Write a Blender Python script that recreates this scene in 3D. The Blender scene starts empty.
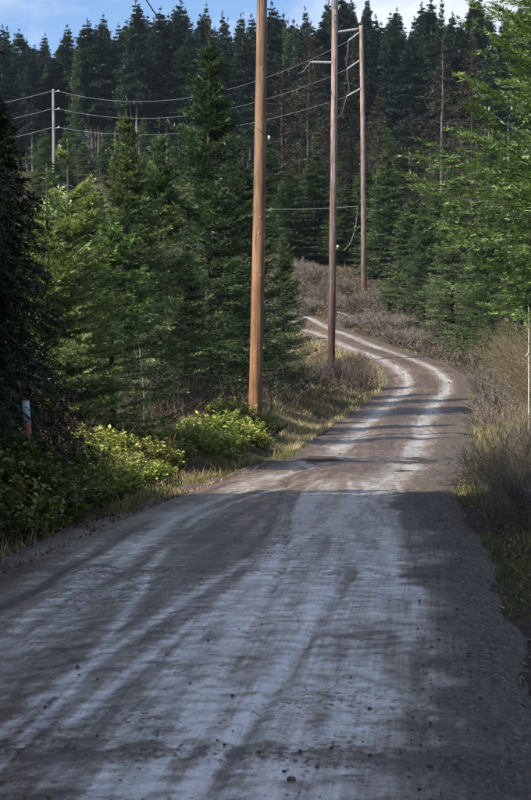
import bpy, math
import numpy as np
from mathutils import Vector

# ------------------------------------------------------------------ camera, sky, sun, exposure
scene = bpy.context.scene
COL = scene.collection
CAM_H = 1.6
FPX = 1500.0            # focal length in photo pixels (800 px tall frame)
HORIZON = 357.0         # photo row of the horizon
cam_d = bpy.data.cameras.new('camera')
cam = bpy.data.objects.new('camera', cam_d)
COL.objects.link(cam)
scene.camera = cam
cam.location = (0, 0, CAM_H)
cam.rotation_euler = (math.radians(90) - math.atan((400 - HORIZON) / FPX), 0, 0)
cam_d.sensor_fit = 'VERTICAL'
cam_d.sensor_height = 24.0
cam_d.sensor_width = 16.0
cam_d.lens = FPX / 800 * 24.0
cam_d.clip_end = 3000
cam_d.dof.use_dof = True
cam_d.dof.focus_distance = 42
cam_d.dof.aperture_fstop = 8.0

SUN_AZ = 124.0          # degrees from the view direction towards the left
SUN_EL = 38.0
az, el = math.radians(SUN_AZ), math.radians(SUN_EL)
SUN_DIR = Vector((-math.sin(az) * math.cos(el), math.cos(az) * math.cos(el), math.sin(el)))
sun_d = bpy.data.lights.new('sun', 'SUN')
sun_d.energy = 5.0
sun_d.angle = math.radians(0.55)
sun_d.color = (1.0, 0.93, 0.82)
sun = bpy.data.objects.new('sun', sun_d)
COL.objects.link(sun)
sun.location = SUN_DIR * 100
sun.rotation_euler = SUN_DIR.to_track_quat('Z', 'Y').to_euler()

world = bpy.data.worlds.new('World')
scene.world = world
world.use_nodes = True
wn, wl = world.node_tree.nodes, world.node_tree.links
wn.clear()
w_out = wn.new('ShaderNodeOutputWorld')
w_bg = wn.new('ShaderNodeBackground')
w_bg.inputs['Strength'].default_value = 0.08
w_sky = wn.new('ShaderNodeTexSky')
w_sky.sky_type = 'NISHITA'
w_sky.sun_disc = False
w_sky.sun_elevation = el
w_sky.sun_rotation = -az
w_sky.air_density = 1.0
w_sky.dust_density = 0.2
w_sky.ozone_density = 3.0
w_sky.altitude = 2200
# broken cloud, a procedural layer over the whole sky
w_tc = wn.new('ShaderNodeTexCoord')
w_map = wn.new('ShaderNodeMapping')
w_map.inputs['Scale'].default_value = (3.2, 3.2, 7.0)
w_map.inputs['Location'].default_value = (0.55, 0.2, 0.35)
w_noise = wn.new('ShaderNodeTexNoise')
w_noise.inputs['Scale'].default_value = 2.3
w_noise.inputs['Detail'].default_value = 7
w_noise.inputs['Roughness'].default_value = 0.55
w_ramp = wn.new('ShaderNodeValToRGB')
w_ramp.color_ramp.elements[0].position = 0.42
w_ramp.color_ramp.elements[1].position = 0.66
w_mix = wn.new('ShaderNodeMix')
w_mix.data_type = 'RGBA'
w_mix.inputs[7].default_value = (5.0, 5.3, 6.1, 1)
wl.new(w_tc.outputs['Generated'], w_map.inputs['Vector'])
wl.new(w_map.outputs[0], w_noise.inputs['Vector'])
wl.new(w_noise.outputs[0], w_ramp.inputs[0])
wl.new(w_ramp.outputs[0], w_mix.inputs[0])
wl.new(w_sky.outputs[0], w_mix.inputs[6])
wl.new(w_mix.outputs[2], w_bg.inputs['Color'])
wl.new(w_bg.outputs[0], w_out.inputs[0])

scene.view_settings.view_transform = 'Standard'
scene.view_settings.look = 'None'
scene.view_settings.exposure = 1.22
scene.view_settings.gamma = 1.0
scene.render.engine = 'CYCLES'
scene.cycles.max_bounces = 6
scene.cycles.transparent_max_bounces = 4
scene.cycles.use_adaptive_sampling = False
scene.cycles.use_denoising = True
scene.cycles.sample_clamp_indirect = 2.0
scene.cycles.filter_width = 1.4
try:
    scene.cycles.sampling_pattern = 'BLUE_NOISE'
except Exception:
    pass

# ------------------------------------------------------------------ helpers
rng = np.random.default_rng(11)


def at(px, py, d):
    """World point seen at photo pixel (px, py) at distance d along the view."""
    return np.array([(px - 265.5) * d / FPX, d, CAM_H - (py - HORIZON) * d / FPX])


def hash2(ix, iy, seed):
    n = (ix * 374761393 + iy * 668265263 + seed * 974634777) & 0xFFFFFFFF
    n = ((n ^ (n >> 13)) * 1274126177) & 0xFFFFFFFF
    n = n ^ (n >> 16)
    return (n & 0xFFFFFF) / float(0xFFFFFF)


def vnoise(x, y, seed=0):
    x = np.asarray(x, float); y = np.asarray(y, float)
    ix = np.floor(x).astype(np.int64); iy = np.floor(y).astype(np.int64)
    fx = x - ix; fy = y - iy
    fx = fx * fx * (3 - 2 * fx); fy = fy * fy * (3 - 2 * fy)
    a = hash2(ix, iy, seed); b = hash2(ix + 1, iy, seed)
    c = hash2(ix, iy + 1, seed); d = hash2(ix + 1, iy + 1, seed)
    return (a * (1 - fx) + b * fx) * (1 - fy) + (c * (1 - fx) + d * fx) * fy


def fbm(x, y, seed=0, octv=4, gain=0.5):
    s = 0; a = 1; t = 0
    for o in range(octv):
        s = s + a * vnoise(x * 2 ** o, y * 2 ** o, seed + o * 17)
        t += a; a *= gain
    return s / t


def sstep(a, b, x):
    t = np.clip((x - a) / (b - a), 0, 1)
    return t * t * (3 - 2 * t)


def norm(a):
    return a / np.maximum(np.linalg.norm(a, axis=-1, keepdims=True), 1e-9)


def mesh_np(name, verts, faces, mat, attrs=None, smooth=False):
    """verts (N,3), faces: list of (M,k) index arrays -> mesh data"""
    me = bpy.data.meshes.new(name)
    verts = np.ascontiguousarray(verts, dtype=np.float32)
    if not isinstance(faces, list):
        faces = [faces]
    faces = [np.asarray(f, np.int32) for f in faces if len(f)]
    nl = sum(f.size for f in faces); nf = sum(len(f) for f in faces)
    me.vertices.add(len(verts)); me.loops.add(nl); me.polygons.add(nf)
    me.vertices.foreach_set('co', verts.ravel())
    me.loops.foreach_set('vertex_index', np.concatenate([f.ravel() for f in faces]))
    tot = np.concatenate([np.full(len(f), f.shape[1], np.int32) for f in faces])
    start = np.concatenate([[0], np.cumsum(tot)[:-1]]).astype(np.int32)
    me.polygons.foreach_set('loop_start', start)
    try:
        me.polygons.foreach_set('loop_total', tot)
    except Exception:
        pass
    if smooth:
        me.polygons.foreach_set('use_smooth', np.ones(nf, bool))
    if attrs:
        for k, (dom, arr) in attrs.items():
            at_ = me.attributes.new(k, 'FLOAT', dom)
            at_.data.foreach_set('value', np.asarray(arr, np.float32).ravel())
    me.update(calc_edges=True)
    if mat:
        me.materials.append(mat)
    return me


def obj(name, data, parent=None, loc=None):
    o = bpy.data.objects.new(name, data)
    COL.objects.link(o)
    if parent is not None:
        o.parent = parent
    if loc is not None:
        o.location = [float(c) for c in loc]
    return o


def tag(o, label=None, cat=None, group=None, kind=None):
    if label: o['label'] = label
    if cat: o['category'] = cat
    if group: o['group'] = group
    if kind: o['kind'] = kind
    return o


def ordinal(n):
    w = ['', 'first', 'second', 'third', 'fourth', 'fifth', 'sixth', 'seventh', 'eighth', 'ninth', 'tenth', 'eleventh', 'twelfth']
    if n < len(w): return w[n]
    s = 'th' if 10 <= n % 100 <= 20 else {1: 'st', 2: 'nd', 3: 'rd'}.get(n % 10, 'th')
    return f'{n}{s}'


class Geo:
    """collects quads / tris with a per-face value"""
    def __init__(self):
        self.v = []; self.q = []; self.t = []; self.qa = []; self.ta = []; self.n = 0

    def add(self, v, q=None, t=None, val=0.5):
        v = np.asarray(v, float).reshape(-1, 3)
        if q is not None and len(q):
            q = np.asarray(q).reshape(-1, 4); self.q.append(q + self.n)
            self.qa.append(np.broadcast_to(np.asarray(val, float), (len(q),)).copy())
        if t is not None and len(t):
            t = np.asarray(t).reshape(-1, 3); self.t.append(t + self.n)
            self.ta.append(np.broadcast_to(np.asarray(val, float), (len(t),)).copy())
        self.v.append(v); self.n += len(v)

    def tubes(self, P, R, sides=5, val=0.5, cap=True):
        """P (B,K,3) polylines, R (B,K) radii"""
        P = np.asarray(P, float); R = np.asarray(R, float)
        B, K, _ = P.shape
        T = np.gradient(P, axis=1); T = norm(T)
        ref = np.where(np.abs(T[..., 2:3]) > 0.9, np.array([1.0, 0, 0]), np.array([0, 0, 1.0]))
        U = norm(np.cross(T, ref)); W = np.cross(T, U)
        a = np.linspace(0, 2 * np.pi, sides, endpoint=False)
        ring = P[:, :, None, :] + R[:, :, None, None] * (np.cos(a)[None, None, :, None] * U[:, :, None, :] + np.sin(a)[None, None, :, None] * W[:, :, None, :])
        idx = np.arange(B * K * sides).reshape(B, K, sides)
        i0 = idx[:, :-1, :]; i1 = idx[:, 1:, :]
        q = np.stack([i0, np.roll(i0, -1, 2), np.roll(i1, -1, 2), i1], -1).reshape(-1, 4)
        v = np.repeat(np.broadcast_to(np.asarray(val, float), (B,)), (K - 1) * sides)
        self.add(ring.reshape(-1, 3), q=q, val=v)

    def kites(self, P, D, S, L, Wd, val, fat=0.45):
        """pointed leaf/spray quads: base P, axis D, side S"""
        P = P.reshape(-1, 3); D = D.reshape(-1, 3); S = S.reshape(-1, 3)
        L = np.broadcast_to(L, (len(P),))[:, None]; Wd = np.broadcast_to(Wd, (len(P),))[:, None]
        M = P + D * L * fat
        v = np.stack([P, M + S * Wd * 0.5, P + D * L, M - S * Wd * 0.5], 1)
        q = np.arange(len(P) * 4).reshape(-1, 4)
        self.add(v.reshape(-1, 3), q=q, val=val)

    def leaves(self, P, D, S, L, Wd, val, fold=0.25):
        """broad leaf: two quads folded on the midrib"""
        P = P.reshape(-1, 3); D = D.reshape(-1, 3); S = S.reshape(-1, 3)
        N = np.cross(D, S)
        L = np.broadcast_to(L, (len(P),))[:, None]; Wd = np.broadcast_to(Wd, (len(P),))[:, None]
        up = N * Wd * fold
        tip = P + D * L - N * L * 0.12
        v = np.stack([P, P + D * L * .3 + S * Wd * .5 + up, P + D * L * .68 + S * Wd * .42 + up * .8, tip,
                      P + D * L * .68 - S * Wd * .42 + up * .8, P + D * L * .3 - S * Wd * .5 + up], 1)
        b = (np.arange(len(P)) * 6)[:, None]
        q = np.concatenate([b + np.array([[0, 1, 2, 3]]), b + np.array([[0, 3, 4, 5]])], 0)
        self.add(v.reshape(-1, 3), q=q, val=np.tile(np.broadcast_to(val, (len(P),)), 2))

    def blades(self, P, D, bend, L, Wd, val):
        """grass blade: quad + tip triangle, bending over"""
        P = P.reshape(-1, 3); n = len(P)
        L = np.broadcast_to(L, (n,))[:, None]; Wd = np.broadcast_to(Wd, (n,))[:, None]
        S = norm(np.cross(D, np.array([0, 0, 1.0]) + 0.01 * D[:, ::-1]))
        az = rng.uniform(0, 2 * np.pi, n)
        S = np.stack([np.cos(az), np.sin(az), np.zeros(n)], 1)
        M = P + D * L * .55
        Tp = P + D * L + bend * L * .5
        v = np.stack([P - S * Wd * .5, P + S * Wd * .5, M + S * Wd * .35, M - S * Wd * .35, Tp], 1).reshape(-1, 3)
        b = (np.arange(n) * 5)[:, None]
        self.add(v, q=b + np.array([[0, 1, 2, 3]]), val=val)
        o = self.n - len(v)
        self.t.append(b + np.array([[3, 2, 4]]) + o)
        self.ta.append(np.broadcast_to(np.asarray(val, float), (n,)).copy())

    def mesh(self, name, mat, smooth=False):
        v = np.concatenate(self.v)
        faces = []; vals = []
        if self.q: faces.append(np.concatenate(self.q)); vals.append(np.concatenate(self.qa))
        if self.t: faces.append(np.concatenate(self.t)); vals.append(np.concatenate(self.ta))
        return mesh_np(name, v, faces, mat, {'var': ('FACE', np.concatenate(vals))}, smooth)


# ------------------------------------------------------------------ materials
def new_mat(name):
    m = bpy.data.materials.new(name); m.use_nodes = True
    n, l = m.node_tree.nodes, m.node_tree.links
    n.clear()
    out = n.new('ShaderNodeOutputMaterial')
    return m, n, l, out


def ramp(n, stops):
    r = n.new('ShaderNodeValToRGB')
    cr = r.color_ramp
    while len(cr.elements) < len(stops): cr.elements.new(0.5)
    for e, (p, c) in zip(cr.elements, stops):
        e.position = p
        e.color = (*c, 1) if len(c) == 3 else c
    return r


def foliage_mat(name, stops, trans=0.3, rough=0.5, spec=0.3, tcol=(1.25, 1.3, 0.6)):
    m, n, l, out = new_mat(name)
    a = n.new('ShaderNodeAttribute'); a.attribute_name = 'var'
    info = n.new('ShaderNodeObjectInfo')
    mth = n.new('ShaderNodeMath'); mth.operation = 'MULTIPLY_ADD'
    mth.inputs[1].default_value = 0.42; mth.inputs[2].default_value = -0.21
    l.new(info.outputs['Random'], mth.inputs[0])
    add = n.new('ShaderNodeMath'); add.operation = 'ADD'
    l.new(a.outputs['Fac'], add.inputs[0]); l.new(mth.outputs[0], add.inputs[1])
    r = ramp(n, stops)
    l.new(add.outputs[0], r.inputs[0])
    p = n.new('ShaderNodeBsdfPrincipled')
    p.inputs['Roughness'].default_value = rough
    p.inputs['Specular IOR Level'].default_value = spec
    l.new(r.outputs[0], p.inputs['Base Color'])
    if trans > 0:
        t = n.new('ShaderNodeBsdfTranslucent')
        mul = n.new('ShaderNodeMix'); mul.data_type = 'RGBA'; mul.blend_type = 'MULTIPLY'
        mul.inputs[0].default_value = 1; mul.inputs[7].default_value = (*tcol, 1)
        l.new(r.outputs[0], mul.inputs[6]); l.new(mul.outputs[2], t.inputs[0])
        mx = n.new('ShaderNodeMixShader'); mx.inputs[0].default_value = trans
        l.new(p.outputs[0], mx.inputs[1]); l.new(t.outputs[0], mx.inputs[2])
        l.new(mx.outputs[0], out.inputs[0])
    else:
        l.new(p.outputs[0], out.inputs[0])
    return m


def bark_mat(name, c1, c2, scale=8, zs=0.12, bump=0.6, rough=0.85):
    m, n, l, out = new_mat(name)
    tc = n.new('ShaderNodeTexCoord')
    mp = n.new('ShaderNodeMapping'); mp.inputs['Scale'].default_value = (1, 1, zs)
    ns = n.new('ShaderNodeTexNoise'); ns.inputs['Scale'].default_value = scale; ns.inputs['Detail'].default_value = 6
    l.new(tc.outputs['Object'], mp.inputs[0]); l.new(mp.outputs[0], ns.inputs['Vector'])
    r = ramp(n, [(0.3, c1), (0.7, c2)])
    l.new(ns.outputs[0], r.inputs[0])
    p = n.new('ShaderNodeBsdfPrincipled'); p.inputs['Roughness'].default_value = rough
    p.inputs['Specular IOR Level'].default_value = 0.2
    l.new(r.outputs[0], p.inputs['Base Color'])
    b = n.new('ShaderNodeBump'); b.inputs['Strength'].default_value = bump; b.inputs['Distance'].default_value = 0.02
    l.new(ns.outputs[0], b.inputs['Height']); l.new(b.outputs[0], p.inputs['Normal'])
    l.new(p.outputs[0], out.inputs[0])
    return m


def pole_mat(name, low, high, dark, z0, z1):
    """weathered round timber: fibre streaks, drying cracks, colour greying towards the top"""
    m, n, l, out = new_mat(name)
    tc = n.new('ShaderNodeTexCoord')
    sep = n.new('ShaderNodeSeparateXYZ'); l.new(tc.outputs['Object'], sep.inputs[0])
    mr = n.new('ShaderNodeMapRange'); mr.inputs[1].default_value = z0; mr.inputs[2].default_value = z1
    l.new(sep.outputs['Z'], mr.inputs[0])
    mix = n.new('ShaderNodeMix'); mix.data_type = 'RGBA'
    mix.inputs[6].default_value = (*low, 1); mix.inputs[7].default_value = (*high, 1)
    l.new(mr.outputs[0], mix.inputs[0])
    mp = n.new('ShaderNodeMapping'); mp.inputs['Scale'].default_value = (1, 1, 0.03)
    l.new(tc.outputs['Object'], mp.inputs[0])
    ns = n.new('ShaderNodeTexNoise'); ns.inputs['Scale'].default_value = 26; ns.inputs['Detail'].default_value = 8
    ns.inputs['Roughness'].default_value = 0.65
    l.new(mp.outputs[0], ns.inputs['Vector'])
    mp2 = n.new('ShaderNodeMapping'); mp2.inputs['Scale'].default_value = (1, 1, 0.35)
    l.new(tc.outputs['Object'], mp2.inputs[0])
    n2 = n.new('ShaderNodeTexNoise'); n2.inputs['Scale'].default_value = 3.2; n2.inputs['Detail'].default_value = 5
    l.new(mp2.outputs[0], n2.inputs['Vector'])
    r1 = ramp(n, [(0.34, (0.22, 0.19, 0.17)), (0.45, (0.72, 0.68, 0.65)), (0.60, (1.08, 1.04, 1.0)), (0.74, (1.35, 1.3, 1.25))])
    l.new(ns.outputs[0], r1.inputs[0])
    r2 = ramp(n, [(0.32, (0.62, 0.58, 0.55)), (0.55, (1, 1, 1)), (0.75, (1.18, 1.16, 1.15))])
    l.new(n2.outputs[0], r2.inputs[0])
    m1 = n.new('ShaderNodeMix'); m1.data_type = 'RGBA'; m1.blend_type = 'MULTIPLY'; m1.inputs[0].default_value = 1
    l.new(mix.outputs[2], m1.inputs[6]); l.new(r1.outputs[0], m1.inputs[7])
    m2 = n.new('ShaderNodeMix'); m2.data_type = 'RGBA'; m2.blend_type = 'MULTIPLY'; m2.inputs[0].default_value = 1
    l.new(m1.outputs[2], m2.inputs[6]); l.new(r2.outputs[0], m2.inputs[7])
    # long checks
    mp3 = n.new('ShaderNodeMapping'); mp3.inputs['Scale'].default_value = (1, 1, 0.012)
    l.new(tc.outputs['Object'], mp3.inputs[0])
    n3 = n.new('ShaderNodeTexNoise'); n3.inputs['Scale'].default_value = 14; n3.inputs['Detail'].default_value = 2
    l.new(mp3.outputs[0], n3.inputs['Vector'])
    r3 = ramp(n, [(0.60, (0, 0, 0)), (0.66, (1, 1, 1))])
    l.new(n3.outputs[0], r3.inputs[0])
    m3 = n.new('ShaderNodeMix'); m3.data_type = 'RGBA'
    m3.inputs[7].default_value = (*dark, 1)
    l.new(r3.outputs[0], m3.inputs[0]); l.new(m2.outputs[2], m3.inputs[6])
    p = n.new('ShaderNodeBsdfPrincipled'); p.inputs['Roughness'].default_value = 0.8
    p.inputs['Specular IOR Level'].default_value = 0.25
    l.new(m3.outputs[2], p.inputs['Base Color'])
    b = n.new('ShaderNodeBump'); b.inputs['Strength'].default_value = 0.9; b.inputs['Distance'].default_value = 0.016
    l.new(ns.outputs[0], b.inputs['Height']); l.new(b.outputs[0], p.inputs['Normal'])
    l.new(p.outputs[0], out.inputs[0])
    return m


def plain_mat(name, c, rough=0.5, metal=0.0, spec=0.5, noise=0.12, scale=20):
    m, n, l, out = new_mat(name)
    tc = n.new('ShaderNodeTexCoord')
    ns = n.new('ShaderNodeTexNoise'); ns.inputs['Scale'].default_value = scale; ns.inputs['Detail'].default_value = 4
    l.new(tc.outputs['Object'], ns.inputs['Vector'])
    r = ramp(n, [(0.3, tuple(x * (1 - noise) for x in c)), (0.7, tuple(min(1, x * (1 + noise)) for x in c))])
    l.new(ns.outputs[0], r.inputs[0])
    p = n.new('ShaderNodeBsdfPrincipled'); p.inputs['Roughness'].default_value = rough
    p.inputs['Metallic'].default_value = metal; p.inputs['Specular IOR Level'].default_value = spec
    l.new(r.outputs[0], p.inputs['Base Color'])
    l.new(p.outputs[0], out.inputs[0])
    return m


M = {}
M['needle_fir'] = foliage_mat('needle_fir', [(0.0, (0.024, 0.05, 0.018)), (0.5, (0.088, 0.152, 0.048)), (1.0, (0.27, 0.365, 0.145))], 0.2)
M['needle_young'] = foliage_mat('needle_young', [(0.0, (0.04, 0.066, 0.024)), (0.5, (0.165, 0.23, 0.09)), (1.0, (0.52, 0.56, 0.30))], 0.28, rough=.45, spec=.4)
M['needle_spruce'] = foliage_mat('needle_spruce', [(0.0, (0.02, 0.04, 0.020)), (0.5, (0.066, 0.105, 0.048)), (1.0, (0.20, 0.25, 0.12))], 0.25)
M['needle_dark'] = foliage_mat('needle_dark', [(0.0, (0.008, 0.014, 0.007)), (0.5, (0.015, 0.025, 0.012)), (1.0, (0.032, 0.046, 0.02))], 0.1, spec=.15)  # dark species, with its shade also put into the needle colour
M['needle_ridge'] = foliage_mat('needle_ridge', [(0.0, (0.010, 0.020, 0.018)), (0.5, (0.026, 0.044, 0.034)), (1.0, (0.068, 0.095, 0.066))], 0.15)
M['needle_hill'] = foliage_mat('needle_hill', [(0.0, (0.025, 0.048, 0.024)), (0.5, (0.075, 0.118, 0.056)), (1.0, (0.19, 0.24, 0.12))], 0.22)
M['needle_dead'] = foliage_mat('needle_dead', [(0.0, (0.025, 0.019, 0.013)), (0.5, (0.05, 0.039, 0.026)), (1.0, (0.095, 0.08, 0.058))], 0.1)
M['bark'] = bark_mat('bark', (0.022, 0.017, 0.013), (0.07, 0.056, 0.046))
M['bark_pale'] = bark_mat('bark_pale', (0.07, 0.066, 0.062), (0.19, 0.182, 0.175), scale=3)
M['bark_white'] = bark_mat('bark_white', (0.30, 0.28, 0.26), (0.55, 0.53, 0.5), scale=14, zs=0.6)
M['salal'] = foliage_mat('salal', [(0.0, (0.025, 0.045, 0.014)), (0.4, (0.085, 0.14, 0.03)), (0.75, (0.23, 0.28, 0.065)), (1.0, (0.38, 0.36, 0.13))], 0.3, rough=0.33, spec=0.5)  # sunlit copy of the salal leaf, sun brightness put into the colour
M['salal_dark'] = foliage_mat('salal_dark', [(0.0, (0.025, 0.045, 0.014)), (0.4, (0.06, 0.105, 0.026)), (0.75, (0.17, 0.2, 0.05)), (1.0, (0.27, 0.17, 0.06))], 0.25, rough=0.33, spec=0.5)  # shaded copy of the same leaf, shade put into the colour
M['stem'] = bark_mat('stem', (0.06, 0.035, 0.02), (0.15, 0.09, 0.055), scale=20)
M['dry_grass'] = foliage_mat('dry_grass', [(0.0, (0.12, 0.11, 0.04)), (0.4, (0.26, 0.21, 0.115)), (0.8, (0.40, 0.34, 0.21)), (1.0, (0.5, 0.46, 0.36))], 0.25, rough=0.6)
M['green_grass'] = foliage_mat('green_grass', [(0.0, (0.045, 0.06, 0.014)), (0.5, (0.11, 0.125, 0.03)), (1.0, (0.25, 0.23, 0.09))], 0.3, rough=0.5)
M['brush'] = foliage_mat('brush', [(0.0, (0.035, 0.025, 0.02)), (0.4, (0.09, 0.07, 0.06)), (0.8, (0.2, 0.18, 0.165)), (1.0, (0.36, 0.34, 0.33))], 0.05, rough=0.8)
M['brush_pale'] = foliage_mat('brush_pale', [(0.0, (0.05, 0.038, 0.03)), (0.5, (0.12, 0.098, 0.084)), (1.0, (0.27, 0.245, 0.23))], 0.05, rough=0.8)
M['bracken'] = foliage_mat('bracken', [(0.0, (0.05, 0.022, 0.013)), (0.5, (0.12, 0.052, 0.028)), (1.0, (0.24, 0.14, 0.07))], 0.15, rough=0.7)
M['broom'] = foliage_mat('broom', [(0.0, (0.06, 0.045, 0.026)), (0.5, (0.15, 0.125, 0.068)), (1.0, (0.31, 0.27, 0.17))], 0.1, rough=0.6)
M['litter'] = foliage_mat('litter', [(0.0, (0.05, 0.03, 0.018)), (0.5, (0.15, 0.095, 0.05)), (1.0, (0.33, 0.25, 0.15))], 0.1, rough=0.7)
M['clod'] = plain_mat('clod', (0.075, 0.06, 0.048), rough=0.8, noise=0.4, scale=9)
M['stone'] = plain_mat('stone', (0.17, 0.16, 0.155), rough=0.7, noise=0.35, scale=14)
M['wire'] = plain_mat('wire', (0.20, 0.215, 0.235), rough=0.5, metal=0.3)
M['wire_dark'] = plain_mat('wire_dark', (0.05, 0.06, 0.09), rough=0.4, metal=0.3)
M['polymer'] = plain_mat('polymer', (0.17, 0.19, 0.215), rough=0.6, noise=0.1)
M['galvanised'] = plain_mat('galvanised', (0.33, 0.36, 0.40), rough=0.45, metal=0.6)
M['porcelain'] = plain_mat('porcelain', (0.45, 0.46, 0.47), rough=0.35, noise=0.04)
M['stake_pale'] = plain_mat('stake_pale', (0.36, 0.47, 0.51), rough=0.5, noise=0.12, scale=30)
M['stake_red'] = plain_mat('stake_red', (0.30, 0.10, 0.05), rough=0.6, noise=0.25, scale=30)

# ------------------------------------------------------------------ the road line and the terrain
#            distance d,  X centre,  Z
ROAD = np.array([(-16, -3.2, 0.05), (-6, -2.0, 0.02), (0, -1.3, 0.0), (5.4, -0.72, 0.0), (12.1, 0.02, 0.0), (18, 0.55, -0.16), (24, 1.15, -0.37), (33, 2.45, -0.58),
                 (40, 3.25, -0.66), (46, 3.95, -0.64), (56, 5.3, -0.47), (65, 6.75, -0.18), (72, 7.75, 0.22), (78, 8.2, 0.72), (83, 8.0, 1.2),
                 (88, 7.2, 1.72), (93, 6.2, 2.2), (98, 5.2, 2.75), (104, 3.95, 3.45), (112, 2.2, 4.55), (122, -0.6, 5.9), (134, -4.6, 7.8), (146, -9.5, 9.8)], float)


def catmull(P, n=14):
    out = []
    for i in range(len(P) - 1):
        p0 = P[max(i - 1, 0)]; p1 = P[i]; p2 = P[i + 1]; p3 = P[min(i + 2, len(P) - 1)]
        t = np.linspace(0, 1, n, endpoint=False)[:, None]
        out.append(0.5 * ((2 * p1) + (-p0 + p2) * t + (2 * p0 - 5 * p1 + 4 * p2 - p3) * t ** 2 + (-p0 + 3 * p1 - 3 * p2 + p3) * t ** 3))
    out.append(P[-1:])
    return np.concatenate(out)


RC = catmull(ROAD[:, [1, 0, 2]])
RC_S = np.concatenate([[0], np.cumsum(np.linalg.norm(np.diff(RC[:, :2], axis=0), axis=1))])
_i0 = np.argmin(np.abs(RC[:, 1]))
RC_S = RC_S - RC_S[_i0]


def road_at(s):
    p = np.stack([np.interp(s, RC_S, RC[:, k]) for k in range(3)], -1)
    q = np.stack([np.interp(s + 0.4, RC_S, RC[:, k]) for k in range(2)], -1)
    o = np.stack([np.interp(s - 0.4, RC_S, RC[:, k]) for k in range(2)], -1)
    t = norm(q - o)
    return p, t


_rs = np.arange(RC_S[0], RC_S[-1], 0.5)
_rp, _rt = road_at(_rs)


def road_near(x, y):
    """signed lateral offset (right positive), road height and arc position at the nearest road point"""
    x = np.asarray(x, float); y = np.asarray(y, float); sh = x.shape
    x = x.ravel(); y = y.ravel()
    lat = np.empty(len(x)); zz = np.empty(len(x)); ss = np.empty(len(x)); dist = np.empty(len(x))
    for a in range(0, len(x), 20000):
        b = slice(a, a + 20000)
        dx = x[b, None] - _rp[None, :, 0]; dy = y[b, None] - _rp[None, :, 1]
        k = np.argmin(dx * dx + dy * dy, 1); ar = np.arange(len(k))
        ex = dx[ar, k]; ey = dy[ar, k]; t = _rt[k]
        along = ex * t[:, 0] + ey * t[:, 1]
        lat[b] = ex * t[:, 1] - ey * t[:, 0]
        ss[b] = _rs[k] + along
        dist[b] = np.hypot(ex, ey)
        zz[b] = np.interp(ss[b], RC_S, RC[:, 2])
    return lat.reshape(sh), zz.reshape(sh), ss.reshape(sh), dist.reshape(sh)


NAT_Y = [-60, 0, 20, 41, 60, 80, 88, 96, 104, 112, 118, 124, 132, 150, 170, 200, 240, 300, 420, 900]
NAT_Z = [0.0, 0.25, 0.15, 0.05, 0.15, 0.5, 0.75, 1.7, 3.2, 5.0, 5.6, 7.0, 9.8, 14.0, 18.0, 24.0, 31.5, 47.0, 78.0, 100.0]


def ground(x, y):
    x = np.asarray(x, float); y = np.asarray(y, float)
    lat, zr, ss, dist = road_near(x, y)
    dist = dist + .40 * (lat > 0) * (1 - sstep(24, 30, ss))
    zn = np.interp(y, NAT_Y, NAT_Z)
    zn = zn + (fbm(x * .11, y * .11, 3) - .5) * 1.0 * sstep(4, 14, dist) + (fbm(x * .5, y * .5, 9) - .5) * 0.35 * sstep(2.4, 4.5, dist)
    zn = zn + sstep(4, 30, np.abs(x) - 4) * 0.6
    a = np.abs(lat)
    bank = sstep(2.3, 5.2, dist)
    z = zr * (1 - bank) + zn * bank
    z = z - 0.10 * sstep(1.6, 2.1, dist) * (1 - sstep(2.5, 3.2, dist)) - 0.06 * (1 - sstep(1.9, 2.2, dist))
    z = z + (fbm(x * 2.2, y * 2.2, 21) - .5) * 0.10 * sstep(2.1, 2.8, dist)
    return z


def gz(x, y):
    return float(ground(np.array([x]), np.array([y]))[0])


# terrain sheet: fine near the camera, coarse to the horizon
def axis(vals):
    out = []
    for a, b, st in vals:
        out.append(np.arange(a, b, st))
    return np.unique(np.round(np.concatenate(out), 4))


ys = axis([(-60, -6, 4), (-6, 4, 1), (4, 30, .25), (30, 60, .45), (60, 135, .7), (135, 320, 4), (320, 1200.1, 60)])
xs = axis([(-700, -60, 40), (-60, -14, 2.5), (-14, -5, .5), (-5, 6, .18), (6, 14, .4), (14, 60, 2.5), (60, 701, 40)])
gx, gy = np.meshgrid(xs, ys)
gzv = ground(gx, gy)
lat_g, _, _, dist_g = road_near(gx, gy)
idx = np.arange(gx.size).reshape(gx.shape)
quads = np.stack([idx[:-1, :-1], idx[:-1, 1:], idx[1:, 1:], idx[1:, :-1]], -1).reshape(-1, 4)

m, n, l, out = new_mat('forest_floor')
geo = n.new('ShaderNodeNewGeometry')
at_ = n.new('ShaderNodeAttribute'); at_.attribute_name = 'shoulder'
n1 = n.new('ShaderNodeTexNoise'); n1.inputs['Scale'].default_value = 0.8; n1.inputs['Detail'].default_value = 8
n2 = n.new('ShaderNodeTexNoise'); n2.inputs['Scale'].default_value = 9; n2.inputs['Detail'].default_value = 8; n2.inputs['Roughness'].default_value = .7
l.new(geo.outputs['Position'], n1.inputs['Vector']); l.new(geo.outputs['Position'], n2.inputs['Vector'])
r1 = ramp(n, [(0.35, (0.04, 0.03, 0.02)), (0.5, (0.058, 0.046, 0.026)), (0.62, (0.052, 0.058, 0.02)), (0.75, (0.10, 0.08, 0.05))])
l.new(n1.outputs[0], r1.inputs[0])
r2 = ramp(n, [(0.3, (0.35, 0.33, 0.3)), (0.55, (0.9, 0.88, 0.85)), (0.75, (1.5, 1.45, 1.35))])
l.new(n2.outputs[0], r2.inputs[0])
mu = n.new('ShaderNodeMix'); mu.data_type = 'RGBA'; mu.blend_type = 'MULTIPLY'; mu.inputs[0].default_value = 1
l.new(r1.outputs[0], mu.inputs[6]); l.new(r2.outputs[0], mu.inputs[7])
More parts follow.
